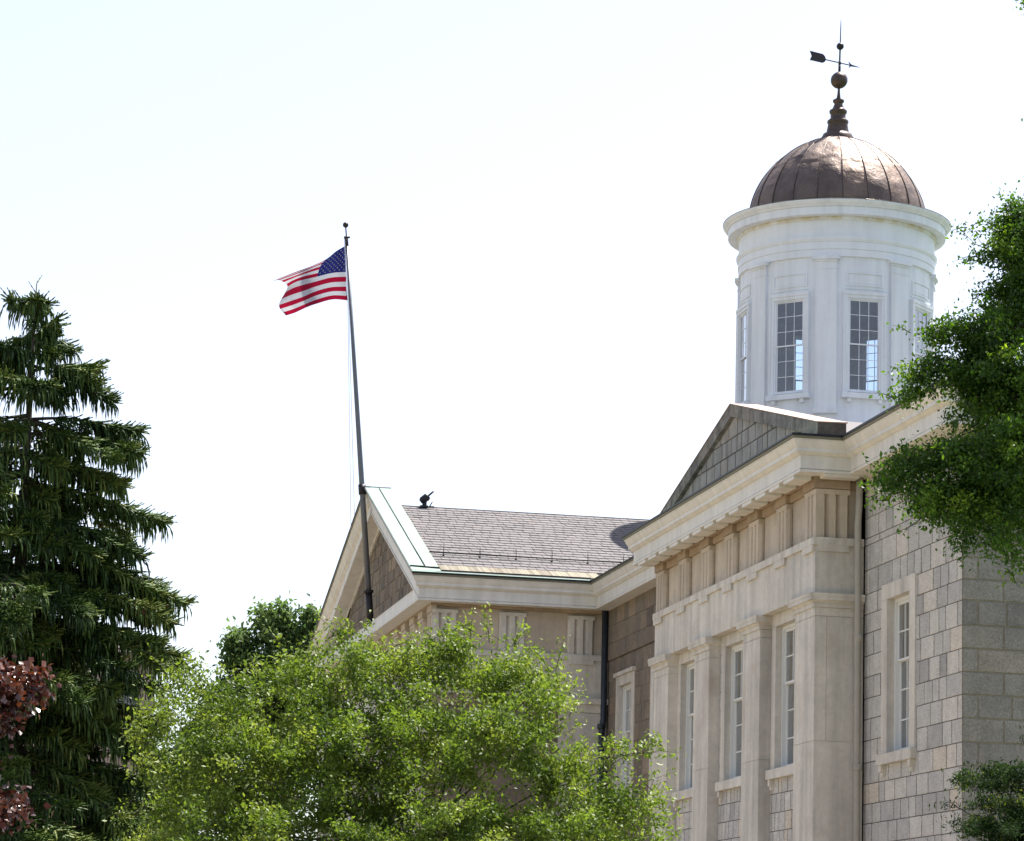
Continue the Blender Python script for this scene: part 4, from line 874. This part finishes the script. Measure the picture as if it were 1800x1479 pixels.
def strand(p, L, r, dirv, tone):
    """one hanging needle-covered twig: jagged three-sided ribbon"""
    n = max(3, int(L / .045)); b0 = len(FV); ph = R.uniform(0, 6)
    for i in range(n + 1):
        t = i / n; q = p + dirv * (L * .42 * math.sin(t * 1.5)) + Vector((0, 0, L * (.10 * math.sin(t * 3.1)) - L * t * (.45 + .5 * t))); rr = r * (1 - .55 * t) * (1.25 if i % 2 else .6) * (1 if i < n else .1)
        for k in range(3):
            a = ph + k * 2.094 + i * .5; FV.append((q.x + math.cos(a) * rr, q.y + math.sin(a) * rr, q.z - rr * .6))
    for i in range(n):
        for k in range(3):
            k2 = (k + 1) % 3; FF.append((b0 + i * 3 + k, b0 + i * 3 + k2, b0 + (i + 1) * 3 + k2, b0 + (i + 1) * 3 + k)); FT.append(tone + R.uniform(-.1, .1) - .0)
def twiglet(p, L, r, dirv, tone):
    n = max(3, int(L / .04)); b0 = len(FV); side = dirv.cross(Vector((0, 0, 1))).normalized(); up_ = Vector((0, 0, 1))
    for i in range(n + 1):
        t = i / n; q = p + dirv * (L * t) + Vector((0, 0, L * .12 * t)); rr = r * (1 - .5 * t) * (1.3 if i % 2 else .6)
        for k in range(3):
            a = k * 2.094; FV.append(tuple(q + side * math.cos(a) * rr + up_ * math.sin(a) * rr))
    for i in range(n):
        for k in range(3):
            k2 = (k + 1) % 3; FF.append((b0 + i * 3 + k, b0 + i * 3 + k2, b0 + (i + 1) * 3 + k2, b0 + (i + 1) * 3 + k)); FT.append(tone + R.uniform(-.1, .1))
def branch(root, tip, dens=1.0, hang=1.0, tonemu=.47, sub=True):
    if sub and (tip - root).length > .9:          # side boughs fanning off the main one
        hv = Vector((tip.x - root.x, tip.y - root.y, 0)); LL = hv.length; hv.normalize(); sv = Vector((-hv.y, hv.x, 0))
        for q_ in range(R.choice((2, 3, 4))):
            t = R.uniform(.25, .75); st = root.lerp(tip, t) - Vector((0, 0, LL * .1)); sg = R.choice((-1, 1)); l2 = LL * (1 - t) * R.uniform(.7, 1.05)
            branch(st + Vector((0, 0, LL * .14)), st + (hv * .8 + sv * sg * R.uniform(.35, .8)) * l2 + Vector((0, 0, R.uniform(-.25, .12) * l2)), dens * .9, hang * R.uniform(.7, 1.2), tonemu + R.uniform(-.1, .15), False)
    L = (tip - root).length; n = 12; pts = []
    hd = Vector((tip.x - root.x, tip.y - root.y, 0)).normalized(); sd = Vector((-hd.y, hd.x, 0))
    for i in range(n + 1):
        t = i / n; p = root.lerp(tip, t); p.z += L * (.07 * math.sin(math.pi * t) + .05 * max(0, t - .8) * 5 - .05 * max(0, t) * 1.0); pts.append(p)
    bt = tonemu + R.uniform(-.2, .28)  # lighter boughs: sunlit highlights put into the needle tone, bough by bough
    tk.tube(pts, [max(.006, .03 * (1 - i / n) * min(1, L)) for i in range(n + 1)], 5, cap=False)
    dens *= R.uniform(.65, 1.2); ns = int(L * 125 * dens)
    for k in range(ns):
        t = R.uniform(.12, 1.0) ** .8; x = t * n; i0 = min(n - 1, int(x)); p = pts[i0].lerp(pts[i0 + 1], x - i0)
        wd = .34 * (1 - t) ** .6 * min(1.2, L) + .03; off = R.uniform(-wd, wd); p = p + sd * off + hd * abs(off) * .5 + Vector((0, 0, -abs(off) * .25))
        tone = R.gauss(bt, .13) + (.25 if R.random() < .12 else 0)
        jit = Vector((R.uniform(-1, 1), R.uniform(-1, 1), 0)) * .7
        strand(p, (R.uniform(.05, .18) if R.random() < .62 else R.uniform(.16, .46)) * hang * (1 - .25 * t), R.uniform(.013, .027), (hd * .7 + sd * (off / (wd + 1e-6)) * .6 + jit), tone)
        if k % 2 == 0 or t > .75: twiglet(p + Vector((0, 0, .01)), R.uniform(.08, .24), .018, (hd + sd * R.uniform(-1, 1) + Vector((0, 0, R.uniform(-.5, .15 + .5 * (t > .7))))).normalized(), tone + .12)
    for s in (-.6, 0, .6): twiglet(tip, R.uniform(.12, .22), .017, (hd + sd * s + Vector((0, 0, .35))).normalized(), .55)
    if R.random() < .55 and L > .5:
        for c in range(R.choice((1, 2, 3))):
            t = R.uniform(.6, .98); x = t * n; i0 = min(n - 1, int(x)); cones.append(pts[i0].lerp(pts[i0 + 1], x - i0) + Vector((R.uniform(-.05, .05), R.uniform(-.05, .05), -.03)))
for (px, py, ry) in TIPS:
    root = at(10, ry, SR); root = Vector((base.x, base.y, root.z)); tip = at(px, py, SR + R.uniform(-.4, .3)); branch(root, tip, 1.15, 1.1)
z = zt_ - .35; 
while z > 2.0:
    h = zt_ - z; Lr = min(2.9, .28 + .62 * h ** .88) if h < 8 else 2.9
    for k in range(10 if h > 1.2 else 6):
        a = R.uniform(0, 2 * math.pi); dv = H * math.cos(a) + D * math.sin(a); L = Lr * R.uniform(.6, 1.05)
        if math.cos(a) > .25 and h < 7.2: L *= R.uniform(.5, .72)
        near = math.sin(a) < .3
        if z < 4.5 and not near: continue
        branch(base + Vector((0, 0, z + .12 * L)), base + dv * L + Vector((0, 0, z + L * ((.10 if h < 2.0 else -.30) + R.uniform(-.18, .14)))), 1.0 if near else .6, 1.15)
    z -= R.uniform(.34, .52)
for s in range(5): twiglet(base + Vector((0, 0, zt_ - .25 * s * .6)), .22, .017, (H * R.uniform(-1, 1) + D * R.uniform(-1, 1) + Vector((0, 0, .8))).normalized(), .5)
mbn = MB(); mbn.v = FV; mbn.f = FF; mbn.t = [min(1, max(0, t)) for t in FT]; mbn.m = [0] * len(FF); mbn.sm = [False] * len(FF)
tk.build('trunk', M['bark_grey'], spruce, recalc=False); mbn.build('crown', M['needle'], spruce, recalc=False)
for i, c in enumerate(cones[:40]):
    q = MB(); l_ = R.uniform(.10, .14); q.tube([c, c + Vector((0, 0, -l_ * .2)), c + Vector((0, 0, -l_ * .6)), c + Vector((0, 0, -l_))], [.008, .024, .026, .008], 8); q.build('cone', M['cone'], spruce, recalc=False)
CNT['spruce'] = len(FF); print('COUNTS', CNT, 'cones', len(cones))
# ------------------------------------------------------------------ far house, ground
hb = at(240, 1300, 140)
house = thing('house', 'distant house with a pale roof, half hidden between the spruce and the bright green tree', 'house', (hb.x, hb.y, 0))
hx, hy = hb.x, hb.y; e = at(283, 1150, 140); zt2 = at(258, 1108, 140).z; ze = e.z
yl = at(-60, 1150, 140).y; yr = e.y; rl = at(-35, 1108, 140).y; rr_ = at(258, 1108, 140).y
mb = MB(); mb.box(hx - 8, hx, yl + .2, yr - .2, 0, ze, .5); mb.build('wall', mat('tan_house_wall', (.33, .27, .24), .8), house)
mb = MB(); mb.faces([(hx - 8.4, yl, ze), (hx + .4, yl, ze), (hx + .4, yr, ze), (hx - 8.4, yr, ze), (hx - 4, rl, zt2), (hx - 4, rr_, zt2), (hx + .4, yl, ze - .15), (hx + .4, yr, ze - .15)], [(0, 1, 4), (1, 2, 5, 4), (2, 3, 5), (3, 0, 4, 5), (1, 6, 7, 2)]); mb.build('roof', mat('pale_pinkish_shingles', (.34, .30, .30), .8, noise=(2, .1)), house)
mb = MB()
for k in range(3): mb.box(hx, hx + .06, yl + 1.4 + k * (yr - yl - 3.4) / 2, yl + 2.4 + k * (yr - yl - 3.4) / 2, ze - 2.4, ze - .9)
mb.build('window', M['glass'], house)
mb = MB(); S_ = 900; N_ = 24
for i in range(N_ + 1):
    for j in range(N_ + 1): mb.v.append((-S_ + 2 * S_ * i / N_, -S_ + 2 * S_ * j / N_, 0))
for i in range(N_):
    for j in range(N_): mb.f.append((i * (N_ + 1) + j, (i + 1) * (N_ + 1) + j, (i + 1) * (N_ + 1) + j + 1, i * (N_ + 1) + j + 1)); mb.t.append(.5); mb.m.append(0); mb.sm.append(False)
g = mb.build('ground', M['grass']); g['kind'] = 'structure'
mb = MB(); mb.faces([(30, -9, .004), (30, 6, .004), (-160, 6, .004), (-160, -9, .004)], [(0, 1, 2, 3)]); rd = mb.build('road', M['asphalt']); rd['kind'] = 'structure'
mb = MB(); mb.box(-160, 30, 6, 6.15, 0, .13, .5); mb.box(-160, 30, 6.15, 8.5, 0, .125, .5); pv = mb.build('pavement', mat('concrete_pavement', (.36, .35, .33), .85, noise=[(1, .1), (20, .1)])); pv['kind'] = 'structure'

mb = MB(); mb.faces([(-140, 8.6, .006), (-36, 8.6, .006), (-36, 18, .006), (-140, 18, .006)], [(0, 1, 2, 3)]); mb.faces([(-140, -40, .006), (-36, -40, .006), (-36, -9.2, .006), (-140, -9.2, .006)], [(0, 1, 2, 3)]); bnc_ = mb.build('bounce_ground', M['bounce_ground']); bnc_['kind'] = 'structure'  # out-of-view warm sheets, added to bounce sunlight up onto soffits and walls
